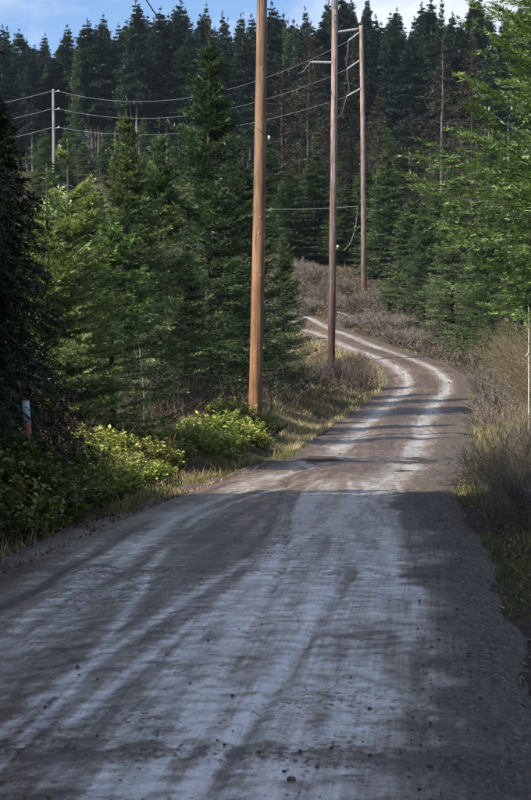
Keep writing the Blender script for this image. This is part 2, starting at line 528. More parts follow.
r3 = ramp(n, [(0.35, (0.018, 0.014, 0.011)), (0.6, (0.055, 0.044, 0.034)), (0.8, (0.11, 0.095, 0.08))])
l.new(n2.outputs[0], r3.inputs[0])
mx = n.new('ShaderNodeMix'); mx.data_type = 'RGBA'
l.new(at_.outputs['Fac'], mx.inputs[0]); l.new(mu.outputs[2], mx.inputs[6]); l.new(r3.outputs[0], mx.inputs[7])
p = n.new('ShaderNodeBsdfPrincipled'); p.inputs['Roughness'].default_value = .85; p.inputs['Specular IOR Level'].default_value = .2
l.new(mx.outputs[2], p.inputs['Base Color'])
b = n.new('ShaderNodeBump'); b.inputs['Strength'].default_value = .9; b.inputs['Distance'].default_value = .05
l.new(n2.outputs[0], b.inputs['Height']); l.new(b.outputs[0], p.inputs['Normal'])
l.new(p.outputs[0], out.inputs[0])
M['floor'] = m
shoulder = 1 - sstep(2.35, 2.9, dist_g + (fbm(gx * 1.3, gy * 1.3, 5) - .5) * 1.2)
terrain = obj('ground', mesh_np('ground', np.stack([gx, gy, gzv], -1).reshape(-1, 3), quads, M['floor'], {'shoulder': ('POINT', shoulder)}, True))
tag(terrain, kind='structure')

# the road sheet: real ruts, tyre grooves and clods
srow = np.unique(np.round(np.concatenate([np.arange(2.0, 14, .042), np.arange(14, 30, .08), np.arange(30, 60, .11), np.arange(60, 150, .28)]), 4))
srow = srow[srow < RC_S[-1] - 1]
srow = np.concatenate([np.arange(-14, 2.0, 0.5), srow])
ucol = np.arange(-2.45, 2.4501, 0.04)
SS, UU = np.meshgrid(srow, ucol, indexing='ij')
rp, rt = road_at(srow)
side = np.stack([rt[:, 1], -rt[:, 0]], -1)
wig = (fbm(SS * .16, SS * 0 + 3, 31) - .5) * 0.5                     # tracks wander
ue = UU + wig
far = sstep(16, 30, SS)
edge_n = (fbm(SS * .9, UU * .9 + 7, 41) - .5)


def bump1(u, c, w):
    return np.exp(-((u - c) / w) ** 2)


streak = fbm(SS * .35 + 11, ue * 5, 51, 5, .6)                        # long streaks along the travel direction
streak2 = fbm(SS * .9, ue * 14, 57, 4, .6)
cross = fbm(SS * 3.2, UU * .75, 63, 4, .6)                            # patches that lie across
patch = fbm(SS * .55, UU * .8, 71, 5, .55)
silt_near = sstep(-.25, .05, ue) * (1 - sstep(1.12, 1.32, ue + edge_n * .25)) + bump1(ue, -1.25, .5) * .85
silt_near = np.clip(silt_near, .34, 2) + bump1(ue, .12, .10) * .6 + bump1(ue, .55, .08) * .25 - bump1(ue, -.55, .24) * .22 - bump1(ue, -1.9, .2) * .3
silt_far = 1.5 * bump1(ue, -1.05, .40) + 1.5 * bump1(ue, .85, .38) + 0.10
silt = silt_near * (1 - far) + silt_far * far
silt = .62 * silt * (0.45 + .95 * streak) + (streak2 - .5) * .8 + (patch - .5) * .6 + (cross - .5) * .15 + .06
tread = np.zeros_like(SS)
for c, a1, a2, w in ((.22, .25, .05, .05), (.40, .18, .08, .045), (-.28, .3, .04, .05), (-.05, -.22, .06, .045), (1.02, .1, .09, .05), (-1.1, -.2, .05, .06), (-.72, .34, .05, .04)):
    cc = c + a1 * np.sin(SS * a2 * 6.28 + c * 9)
    tread = np.maximum(tread, bump1(UU, cc, w) * sstep(.38, .6, fbm(SS * .22, SS * 0 + c * 7, 77)))
rutline = np.zeros_like(SS)
for c, a1, a2, w in ((-.42, .22, .045, .035), (-.62, .22, .045, .03), (-.85, .2, .05, .04), (.62, .12, .06, .03), (1.2, .06, .05, .05), (-1.55, .1, .05, .06), (.0, .3, .035, .025)):
    cc = c + a1 * np.sin(SS * a2 * 6.28 + c * 5)
    rutline = np.maximum(rutline, bump1(UU, cc, w) * sstep(.42, .62, fbm(SS * .3, SS * 0 + c * 5, 79)))
silt = silt + .10 * (1 - far) + (tread * .8 - rutline * .55) * (1 - .9 * far)
gravel = sstep(1.05, 1.6, ue + edge_n * .6 + (fbm(SS * 5, UU * 5, 43) - .5) * .5) * (1 - .75 * sstep(20, 27, SS)) + sstep(1.75, 2.1, -ue + edge_n * .5) + sstep(1.8, 2.1, ue + edge_n * .5) * .8
gravel = np.clip(gravel, 0, 1)
# bands of clods across the near road
band = bump1(SS, 6.05 + .05 * UU, .16) + .6 * bump1(SS, 5.3 - .1 * UU, .2) + .5 * bump1(SS, 11.2, .25)
clodn = fbm(SS * 13, UU * 12, 83, 2, .6)
clod = sstep(.55, .72, clodn + band * .18 + gravel * .06 + (patch - .5) * .1)
silt = np.clip(silt * (1 - gravel * .9) - clod * .35 - band * .12, 0, 1)
rough_zone = np.clip(band * .8 + sstep(.5, .7, fbm(SS * .9, UU * 1.1, 73)) * .55 + .18, 0, 1)
damp = bump1(SS, 32.5, 1.9) * sstep(.30, .55, fbm(SS * .4 + 5, UU * .6, 91) + .12)  # soft churned mud in the hollow
damp = damp + bump1(SS, 28.4, .5) * .3
z = -0.045 * (UU / 2.2) ** 2
z += -.035 * ((bump1(ue, -1.05, .3) + bump1(ue, .85, .3)) * (.35 + .65 * far)) + .02 * bump1(ue, -.1, .35) * far
z += (fbm(SS * .8, UU * 1.2, 95) - .5) * .05
z += (cross - .5) * .005 + (clodn - .5) * .006 + (fbm(SS * 18, UU * 18, 87, 2, .6) - .5) * .010 + clod * .006 * (1 + band) + gravel * (fbm(SS * 13, UU * 13, 97, 2) - .5) * .03
z -= tread * .006 + rutline * .016
z -= damp * (.03 + .07 * sstep(.4, .7, fbm(SS * 1.6, UU * 2.6, 99)))
z += .05 * bump1(ue, -2.0, .14) * sstep(.45, .65, fbm(SS * .3, SS * 0, 15))            # berm pushed to the left edge
z += .05 * bump1(ue, -.75 + .0 * SS, .10) * bump1(SS, 24.5, 4.5)                        # ridge left by a wheel
drop = sstep(2.05, 2.45, np.abs(UU) + edge_n * .5 + .40 * (UU > 0) * (1 - sstep(24, 30, SS))) * .16
z -= drop
zz = rp[:, 2][:, None] + z
RX = rp[:, 0][:, None] + side[:, 0][:, None] * UU
RY = rp[:, 1][:, None] + side[:, 1][:, None] * UU
idx = np.arange(SS.size).reshape(SS.shape)
quads = np.stack([idx[:-1, :-1], idx[:-1, 1:], idx[1:, 1:], idx[1:, :-1]], -1).reshape(-1, 4)

m, n, l, out = new_mat('mud_road')
def attr(nm):
    a = n.new('ShaderNodeAttribute'); a.attribute_name = nm; return a.outputs['Fac']
geo = n.new('ShaderNodeNewGeometry')
uvx = n.new('ShaderNodeCombineXYZ')
l.new(attr('u'), uvx.inputs[0]); l.new(attr('s'), uvx.inputs[1])
mp = n.new('ShaderNodeMapping'); mp.inputs['Scale'].default_value = (42, 1.1, 1); l.new(uvx.outputs[0], mp.inputs[0])
fs = n.new('ShaderNodeTexNoise'); fs.inputs['Scale'].default_value = 1; fs.inputs['Detail'].default_value = 6; fs.inputs['Roughness'].default_value = .65
l.new(mp.outputs[0], fs.inputs['Vector'])
mp2 = n.new('ShaderNodeMapping'); mp2.inputs['Scale'].default_value = (24, 26, 1); l.new(uvx.outputs[0], mp2.inputs[0])
fc = n.new('ShaderNodeTexNoise'); fc.inputs['Scale'].default_value = 1; fc.inputs['Detail'].default_value = 5; fc.inputs['Roughness'].default_value = .7
l.new(mp2.outputs[0], fc.inputs['Vector'])
gr = n.new('ShaderNodeTexNoise'); gr.inputs['Scale'].default_value = 34; gr.inputs['Detail'].default_value = 5; gr.inputs['Roughness'].default_value = .7
l.new(geo.outputs['Position'], gr.inputs['Vector'])
def mth(op, a, bb, c=None):
    x = n.new('ShaderNodeMath'); x.operation = op
    for i, v in enumerate((a, bb, c)):
        if v is None: continue
        if isinstance(v, (int, float)): x.inputs[i].default_value = v
        else: l.new(v, x.inputs[i])
    return x.outputs[0]
s1 = mth('MULTIPLY_ADD', fs.outputs[0], 1.0, -.5)
s2 = mth('MULTIPLY_ADD', fc.outputs[0], .95, -.475)
sp = n.new('ShaderNodeTexNoise'); sp.inputs['Scale'].default_value = 1; sp.inputs['Detail'].default_value = 3; sp.inputs['Roughness'].default_value = .6
mp3 = n.new('ShaderNodeMapping'); mp3.inputs['Scale'].default_value = (26, 22, 1); mp3.inputs['Location'].default_value = (3, 7, 0); l.new(uvx.outputs[0], mp3.inputs[0]); l.new(mp3.outputs[0], sp.inputs['Vector'])
speck = n.new('ShaderNodeMapRange'); speck.inputs[1].default_value = .60; speck.inputs[2].default_value = .68
l.new(mth('MULTIPLY_ADD', attr('rough_zone'), .16, mth('ADD', sp.outputs[0], -.04)), speck.inputs[0])
sfac = mth('SUBTRACT', mth('ADD', mth('ADD', attr('silt'), s1), s2), mth('MULTIPLY', speck.outputs[0], .55))
cr = ramp(n, [(0.0, (0.036, 0.021, 0.012)), (0.25, (0.118, 0.070, 0.039)), (0.5, (0.185, 0.138, 0.102)), (0.75, (0.335, 0.303, 0.276)), (1.0, (0.53, 0.51, 0.50))])
l.new(sfac, cr.inputs[0])
gc = ramp(n, [(0.36, (0.012, 0.009, 0.006)), (0.48, (0.036, 0.026, 0.018)), (0.56, (0.072, 0.053, 0.038)), (0.66, (0.17, 0.135, 0.105))])
l.new(gr.outputs[0], gc.inputs[0])
mg = n.new('ShaderNodeMix'); mg.data_type = 'RGBA'
l.new(attr('gravel'), mg.inputs[0]); l.new(cr.outputs[0], mg.inputs[6]); l.new(gc.outputs[0], mg.inputs[7])
md = n.new('ShaderNodeMix'); md.data_type = 'RGBA'
md.inputs[7].default_value = (0.035, 0.026, 0.019, 1)
l.new(mth('MULTIPLY', attr('damp'), .8), md.inputs[0]); l.new(mg.outputs[2], md.inputs[6])
gm = ramp(n, [(0.3, (0.75, 0.75, 0.75)), (0.7, (1.2, 1.2, 1.2))]); l.new(gr.outputs[0], gm.inputs[0])
mm = n.new('ShaderNodeMix'); mm.data_type = 'RGBA'; mm.blend_type = 'MULTIPLY'; mm.inputs[0].default_value = 1
l.new(md.outputs[2], mm.inputs[6]); l.new(gm.outputs[0], mm.inputs[7])
p = n.new('ShaderNodeBsdfPrincipled'); p.inputs['Specular IOR Level'].default_value = .75
l.new(mm.outputs[2], p.inputs['Base Color'])
rr = n.new('ShaderNodeMapRange'); rr.inputs[1].default_value = .1; rr.inputs[2].default_value = .9; rr.inputs[3].default_value = .6; rr.inputs[4].default_value = .36
l.new(sfac, rr.inputs[0])
rg = n.new('ShaderNodeMix'); rg.data_type = 'FLOAT'; rg.inputs[3].default_value = .85
l.new(attr('gravel'), rg.inputs[0]); l.new(rr.outputs[0], rg.inputs[2]); l.new(rg.outputs[0], p.inputs['Roughness'])
# a thin film of water lies on the compacted mud
wet = n.new('ShaderNodeMapRange'); wet.inputs[1].default_value = .15; wet.inputs[2].default_value = .75; wet.inputs[3].default_value = .25; wet.inputs[4].default_value = 1.0
l.new(sfac, wet.inputs[0])
l.new(mth('MULTIPLY', wet.outputs[0], mth('SUBTRACT', 1.0, attr('gravel'))), p.inputs['Coat Weight'])
p.inputs['Coat Roughness'].default_value = .26
p.inputs['Coat IOR'].default_value = 1.55
hh = mth('ADD', mth('ADD', mth('MULTIPLY', gr.outputs[0], .6), mth('MULTIPLY', speck.outputs[0], .5)), mth('ADD', mth('MULTIPLY', fc.outputs[0], .6), mth('MULTIPLY', fs.outputs[0], .3)))
b = n.new('ShaderNodeBump'); b.inputs['Strength'].default_value = .75; b.inputs['Distance'].default_value = .018
l.new(hh, b.inputs['Height']); l.new(b.outputs[0], p.inputs['Normal'])
l.new(p.outputs[0], out.inputs[0])
M['road'] = m
road = obj('dirt_road', mesh_np('dirt_road', np.stack([RX, RY, zz], -1).reshape(-1, 3), quads, M['road'],
           {'silt': ('POINT', silt), 'gravel': ('POINT', gravel), 'rough_zone': ('POINT', rough_zone), 'damp': ('POINT', np.clip(damp, 0, 1)), 'u': ('POINT', UU), 's': ('POINT', SS)}, True))
tag(road, kind='structure')


def road_z(s, u):
    i = int(np.argmin(np.abs(srow - s))); j = int(np.argmin(np.abs(ucol - u)))
    return np.array([RX[i, j], RY[i, j], zz[i, j]])


# puddles standing in the ruts of the hollow
m, n, l, out = new_mat('puddle_water')
p = n.new('ShaderNodeBsdfPrincipled'); p.inputs['Base Color'].default_value = (0.10, 0.085, 0.07, 1)
p.inputs['Roughness'].default_value = .2; p.inputs['Specular IOR Level'].default_value = .7
tc = n.new('ShaderNodeTexCoord'); ns = n.new('ShaderNodeTexNoise'); ns.inputs['Scale'].default_value = 9
l.new(tc.outputs['Object'], ns.inputs['Vector'])
b = n.new('ShaderNodeBump'); b.inputs['Strength'].default_value = .25; b.inputs['Distance'].default_value = .01
l.new(ns.outputs[0], b.inputs['Height']); l.new(b.outputs[0], p.inputs['Normal']); l.new(p.outputs[0], out.inputs[0])
M['puddle'] = m


def puddle(s, u, ls, lu, lbl, seed):
    c = road_z(s, u)
    i = np.abs(srow - s) < ls; j = np.abs(ucol - u) < lu
    lev = float(np.percentile(zz[np.ix_(i, j)], 72)) + .006
    a = np.linspace(0, 2 * np.pi, 40, endpoint=False)
    r = .7 + .5 * fbm(np.cos(a) * 1.6 + 5, np.sin(a) * 1.6 + seed, seed)
    _, t = road_at(np.array([s])); t = t[0]
    P = np.stack([np.cos(a) * r * lu * t[1] + np.sin(a) * r * ls * t[0], -np.cos(a) * r * lu * t[0] + np.sin(a) * r * ls * t[1], np.zeros(40)], 1)
    V = np.concatenate([[[0, 0, 0]], P]); k = np.arange(40)
    T = np.stack([np.zeros(40, int), 1 + k, 1 + (k + 1) % 40], 1)
    o = obj('puddle', mesh_np('puddle', V, T, M['puddle']), loc=(c[0], c[1], lev))
    tag(o, lbl, None, None, 'structure')


puddle(31.0, 1.5, .8, .11, 'small puddle in the right wheel rut of the hollow', 3)
puddle(33.5, 1.9, .9, .18, 'puddle at the right road edge by the broom', 8)
puddle(28.0, -1.1, .8, .08, 'thin bright puddle in the left wheel rut', 13)

# ------------------------------------------------------------------ utility poles, insulators and wires
M['pole_orange'] = pole_mat('pole_orange', (0.235, 0.122, 0.062), (0.20, 0.138, 0.098), (0.05, 0.034, 0.024), 0, 11)
M['pole_brown'] = pole_mat('pole_brown', (0.06, 0.036, 0.025), (0.30, 0.25, 0.245), (0.03, 0.022, 0.018), 2, 17)
M['pole_grey'] = pole_mat('pole_grey', (0.10, 0.064, 0.05), (0.28, 0.235, 0.23), (0.04, 0.03, 0.025), 1, 16)
M['pole_pale'] = pole_mat('pole_pale', (0.2, 0.2, 0.205), (0.28, 0.285, 0.3), (0.15, 0.15, 0.15), 0, 12)
M['knot'] = plain_mat('knot', (0.19, 0.11, 0.07), rough=.8, noise=.3)


def lathe(profile, sides=14):
    """profile [(r,z)] -> verts, quads along +Z"""
    a = np.linspace(0, 2 * np.pi, sides, endpoint=False)
    pr = np.array(profile, float)
    v = np.stack([pr[:, None, 0] * np.cos(a), pr[:, None, 0] * np.sin(a), np.repeat(pr[:, 1:2], sides, 1)], -1)
    i = np.arange(len(pr) * sides).reshape(len(pr), sides)
    q = np.stack([i[:-1], np.roll(i[:-1], -1, 1), np.roll(i[1:], -1, 1), i[1:]], -1).reshape(-1, 4)
    return v.reshape(-1, 3), q


def aim(v, a, b):
    """map +Z lathe verts onto the axis a->b"""
    a = np.array(a, float); b = np.array(b, float)
    d = norm(b - a); ref = np.array([0, 0, 1.0]) if abs(d[2]) < .9 else np.array([1.0, 0, 0])
    u = norm(np.cross(d, ref)); w = np.cross(d, u)
    return a + v[:, :1] * u + v[:, 1:2] * w + v[:, 2:3] * d


def shaft_mesh(name, H, r0, r1, mat, seed, lean):
    zs = np.concatenate([[-0.6], np.linspace(0, H, 70)]); K = 28
    a = np.linspace(0, 2 * np.pi, K, endpoint=False)
    Z, A = np.meshgrid(zs, a, indexing='ij')
    R = r0 + (r1 - r0) * np.clip(Z / H, 0, 1)
    R = R * (1 + .035 * (fbm(Z * .5, A * 0 + seed, seed) - .5) + .05 * (fbm(Z * .25, np.cos(A) * 4 + 9, seed + 3) - .5))
    bow = .05 * np.sin(Z / H * 3.0)
    v = np.stack([R * np.cos(A) + lean * np.maximum(Z, 0) + bow, R * np.sin(A), Z], -1).reshape(-1, 3)
    i = np.arange(len(zs) * K).reshape(len(zs), K)
    q = np.stack([i[:-1], np.roll(i[:-1], -1, 1), np.roll(i[1:], -1, 1), i[1:]], -1).reshape(-1, 4)
    top = np.array([[lean * H + bow[-1, 0], 0, H + .02]])
    t = np.stack([i[-1], np.roll(i[-1], -1), np.full(K, len(v))], 1)
    return mesh_np(name, np.concatenate([v, top]), [q, t], mat, None, True)


def post_insulator(name, a, b, r, parent, sheds=9):
    L = float(np.linalg.norm(np.array(b) - np.array(a)))
    prof = [(0.0, 0), (r * .9, 0), (r * .9, L * .06)]
    for k in range(sheds):
        z0 = L * (.07 + .86 * k / sheds); dz = L * .86 / sheds
        prof += [(r * .72, z0), (r, z0 + dz * .45), (r * .72, z0 + dz * .8)]
    prof += [(r * .5, L * .94), (r * .7, L * .96), (r * .7, L), (0, L)]
    v, q = lathe(prof, 14)
    return obj(name, mesh_np(name, aim(v, a, b), q, M['polymer'], None, True), parent)


def make_pole(name, px, py_base, d, H, r0, r1, mat, seed, lean, label, nknots):
    X = (px - 265.5) * d / FPX
    Z = gz(X, d)
    root = obj(name, None, loc=(X, d, Z)); root.empty_display_size = .3
    tag(root, label, 'utility pole', 'timber utility poles')
    obj('shaft', shaft_mesh('shaft', H, r0, r1, mat, seed, lean), root)
    r_ = np.random.default_rng(seed)
    for k in range(nknots):
        z = H * (.06 + .62 * r_.random()); a = -math.pi / 2 + r_.uniform(-1.3, 1.3)
        rr = r0 + (r1 - r0) * z / H
        c = np.array([rr * math.cos(a) * .97 + lean * z + .05 * math.sin(z / H * 3), rr * math.sin(a) * .97, z])
        dn = np.array([math.cos(a), math.sin(a), .25])
        v, q = lathe([(0, .014), (.016, .013), (.030, .004), (.05, -.02)], 8)
        v = aim(v, c, c + dn); v[:, 2] = c[2] + (v[:, 2] - c[2]) * 1.3
        obj('knot', mesh_np('knot', v, q, M['knot'], None, True), root)
    return root, X, Z


def local(root, p):
    return np.array(p, float) - np.array(root.location)


HC = CAM_H + (HORIZON - 28) * 121 / FPX - gz((363.8 - 265.5) * 121 / FPX, 121)
pole_a, XA, ZA = make_pole('utility_pole', 255.0, 415, 41, 17.5, .192, .112, M['pole_orange'], 3, .0125, 'thick orange-brown timber pole nearest the camera, rising from leafy bushes', 9)
pole_b, XB, ZB = make_pole('utility_pole', 331.0, 374, 84, 23.0, .215, .16, M['pole_brown'], 7, .008, 'tall dark timber pole inside the road bend, with grey side arms', 10)
pole_c, XC, ZC = make_pole('utility_pole', 363.8, 298, 121, HC, .235, .16, M['pole_grey'], 12, -.012, 'timber pole on the brushy bank behind the bend, three insulator strings', 10)
pole_d, XD, ZD = make_pole('utility_pole', 54, 150, 150, 1.6 + (357 - 91) * .1 - gz((54 - 265.5) * .1, 150), .17, .13, M['pole_pale'], 19, .002, 'thin pale distant pole carrying three wires above the young spruces at left', 0)


def pole_pt(X, Y, Z, lean, H, zw):
    h = zw - Z
    return np.array([X + lean * h + .05 * math.sin(h / H * 3), Y, zw])


# pole b: metal sleeve at the top, one arm to the left, one to the right
zt = 1.6 + (357 - 12) * 84 / FPX - ZB
v, q = lathe([(.175, 0), (.20, .02), (.20, 2.6), (.17, 2.7), (0, 2.72)], 20)
v = v + np.array([.008 * (zt + 1.3) + .05 * math.sin((zt + 1) / 23 * 3), 0, zt])
sl = obj('metal_sleeve', mesh_np('metal_sleeve', v, q, M['galvanised'], None, True), pole_b)
for k in range(2):
    v, q = lathe([(.0, .02), (.03, .02), (.03, -.03)], 8)
    c = np.array([.008 * zt + .03, -.19, zt - .35 - k * .35])
    obj('bolt', mesh_np('bolt', aim(v, c, c + np.array([0, -1, 0])), q, M['wire_dark']), pole_b)
pb1 = pole_pt(XB, 84, ZB, .008, 23.0, 1.6 + (357 - 64.5) * 84 / FPX)
tipL = np.array([(310 - 265.5) * 84 / FPX, 84, pb1[2] + .02])
post_insulator('side_arm', local(pole_b, pb1 + [-.17, 0, 0]), local(pole_b, tipL), .095, pole_b)
pb2 = pole_pt(XB, 84, ZB, .008, 23.0, 1.6 + (357 - 34.5) * 84 / FPX)
tipR = np.array([(357.0 - 265.5) * 84 / FPX, 84, pb2[2] + .16])
post_insulator('side_arm', local(pole_b, pb2 + [.17, 0, 0]), local(pole_b, tipR), .095, pole_b)
# small bracket low on pole b
c0 = pole_pt(XB, 84, ZB, .008, 23.0, 1.6 + (357 - 253) * 84 / FPX); c1 = np.array([(337.5 - 265.5) * 84 / FPX, 83.8, 1.6 + (357 - 247) * 84 / FPX])
g = Geo(); g.tubes(np.stack([np.linspace(local(pole_b, c0), local(pole_b, c1), 4)]), np.full((1, 4), .022), 6)
br = obj('guy_bracket', g.mesh('guy_bracket', M['wire']), pole_b)
v, q = lathe([(0, -.07), (.06, -.06), (.075, 0), (.06, .06), (0, .07)], 10)
obj('insulator_knob', mesh_np('insulator_knob', v + local(pole_b, c1), q, M['porcelain'], None, True), br)

# pole c: three dead-end strings facing left-down
ends = []
for (ya, xb, yb) in ((35, 348, 42.5), (62.5, 346.8, 70.5), (90.5, 346.5, 97.5)):
    a = pole_pt(XC, 121, ZC, -.012, HC, 1.6 + (357 - ya) * 121 / FPX) + np.array([-.16, -.05, 0])
    b_ = np.array([(xb - 265.5) * 121 / FPX, 121.2, 1.6 + (357 - yb) * 121 / FPX])
    post_insulator('insulator_string', local(pole_c, a), local(pole_c, b_), .09, pole_c, 7)
    ends.append(b_)
# pole d: three short brackets with knobs
dends = []
for yb in (94, 111.5, 130):
    pd = pole_pt(XD, 150, ZD, .002, 12, 1.6 + (357 - yb) * .1)
    tip = pd + np.array([.55, -.1, .12])
    g = Geo(); g.tubes(np.stack([np.linspace(local(pole_d, pd), local(pole_d, tip), 3)]), np.full((1, 3), .03), 6)
    bk = obj('wire_bracket', g.mesh('wire_bracket', M['galvanised']), pole_d)
    v, q = lathe([(0, -.1), (.07, -.09), (.1, 0), (.07, .1), (0, .11)], 10)
    obj('insulator_knob', mesh_np('insulator_knob', v + local(pole_d, tip), q, M['porcelain'], None, True), bk)
    dends.append(tip)
# pole a: tie wire with white spool
a0 = pole_pt(XA, 41, ZA, .0125, 17.5, 1.6 + (357 - 127) * 41 / FPX) + np.array([-.17, -.06, 0])
a1 = pole_pt(XA, 41, ZA, .0125, 17.5, 1.6 + (357 - 133) * 41 / FPX) + np.array([.0, -.19, 0])
a2 = np.array([(269 - 265.5) * 41 / FPX, 40.95, 1.6 + (357 - 139) * 41 / FPX])
g = Geo(); g.tubes(catmull(np.array([a0, a1, a2]) - np.array(pole_a.location), 8)[None], np.full((1, 17), .008), 5)
tw = obj('tie_wire', g.mesh('tie_wire', M['wire_dark']), pole_a)
v, q = lathe([(0, -.05), (.045, -.045), (.03, 0), (.045, .045), (0, .05)], 10)
obj('insulator_knob', mesh_np('insulator_knob', v + local(pole_a, a2), q, M['porcelain'], None, True), tw)


def wire(name, a, b, sag, r, label, mat='wire', n=40, cat='wire', group=None):
    a = np.array(a, float); b = np.array(b, float)
    t = np.linspace(0, 1, n)[:, None]
    P = a + (b - a) * t; P[:, 2] -= sag * 4 * (t * (1 - t))[:, 0]
    c = P[0].copy()
    g = Geo(); g.tubes((P - c)[None], np.full((1, n), r), 5)
    return tag(obj(name, g.mesh(name, M[mat]), loc=c), label, cat, group)


def cable(name, pts, r, label, mat='wire'):
    P = catmull(np.array(pts, float), 8); c = P[0].copy()
    g = Geo(); g.tubes((P - c)[None], np.full((1, len(P)), r), 5)
    return tag(obj(name, g.mesh(name, M[mat]), loc=c), label, 'wire')


WN = ('uppermost', 'middle', 'lowest')
for k in range(3):
    wire('power_line', ends[k], dends[k], (2.6, 2.2, 1.7)[k], .0135, f'{WN[k]} of three sagging wires strung behind the thick orange pole', group='wires across the valley')
    q_ = dends[k] + np.array([-26, 6, -1.0 - .2 * k])
    wire('power_line', dends[k] + np.array([-.7, 0, 0]), q_, 1.2, .0135, f'{WN[k]} of three wires leaving the thin pale pole to the left', group='wires across the valley')
lo = np.array([(357 - 265.5) * 121 / FPX, 120.8, 1.6 + (357 - 207) * 121 / FPX])
wire('power_line', lo, at(40, 178, 148), 1.3, .013, 'thin level wire low between the timber poles', group='wires across the valley')
cable('dangling_wire', [lo, at(356.5, 218, 120.8), at(354, 232, 120.7), at(349.5, 244, 120.6), at(343.5, 251, 120.6)], .014, 'curved wire end dangling low beside the bank pole')
cable('jumper_wire', [ends[0], at(347, 55, 121), at(345.6, 66, 121.1), ends[1]], .014, 'upper jumper wire hanging between the first two insulator strings')
cable('jumper_wire', [ends[1], at(347, 80, 121), at(348.6, 90, 121), ends[2]], .014, 'lower jumper wire hanging between the last two insulator strings')
cable('jumper_wire', [ends[2], at(344, 106, 120), at(341, 115, 119), at(336.5, 120, 118)], .014, 'loose wire tail curling under the lowest insulator string')
cable('jumper_wire', [tipL, at(307, 68, 83), at(303, 73, 82), at(297, 75.5, 81)], .02, 'short wire drooping from the left side arm of the tall pole')
cable('guy_wire', [at(130, -24, 44), at(145.5, 0, 46), at(158.5, 20, 48), at(180, 52, 51), at(204, 88, 53.5)], .022, 'dark wire slanting across the sky into the tallest roadside spruce', 'wire_dark')

# survey stake by the road
sx = at(31, 470, 15.2); sxx = sx[0]
st = obj('marker_stake', None, loc=(sxx, 15.2, gz(sxx, 15.2)))
tag(st, 'leaning marker stake with pale blue top and rusty red lower half in bushes', 'marker')
ztop = 1.6 - (400 - 357) * 15.2 / FPX - st.location.z; zmid = 1.6 - (424 - 357) * 15.2 / FPX - st.location.z


def slab(zb, zt_, w, t, lean):
    v = [];
    for z_ in (zb, zt_):
        for (sx_, sy_) in ((-1, -1), (1, -1), (1, 1), (-1, 1)):
            v.append((sx_ * w / 2 - lean * z_ + .04, sy_ * t / 2, z_))
    return np.array(v), np.array([[0, 3, 2, 1], [4, 5, 6, 7], [0, 1, 5, 4], [1, 2, 6, 5], [2, 3, 7, 6], [3, 0, 4, 7]])


v, q = slab(-.2, zmid, .066, .022, .075); obj('stake_foot', mesh_np('stake_foot', v, q, M['stake_red']), st)
v, q = slab(zmid, ztop - .012, .068, .024, .075); obj('stake_top', mesh_np('stake_top', v, q, M['stake_pale']), st)
v, q = slab(ztop - .012, ztop, .070, .026, .075); obj('end_cap', mesh_np('end_cap', v, q, M['stake_red']), st)


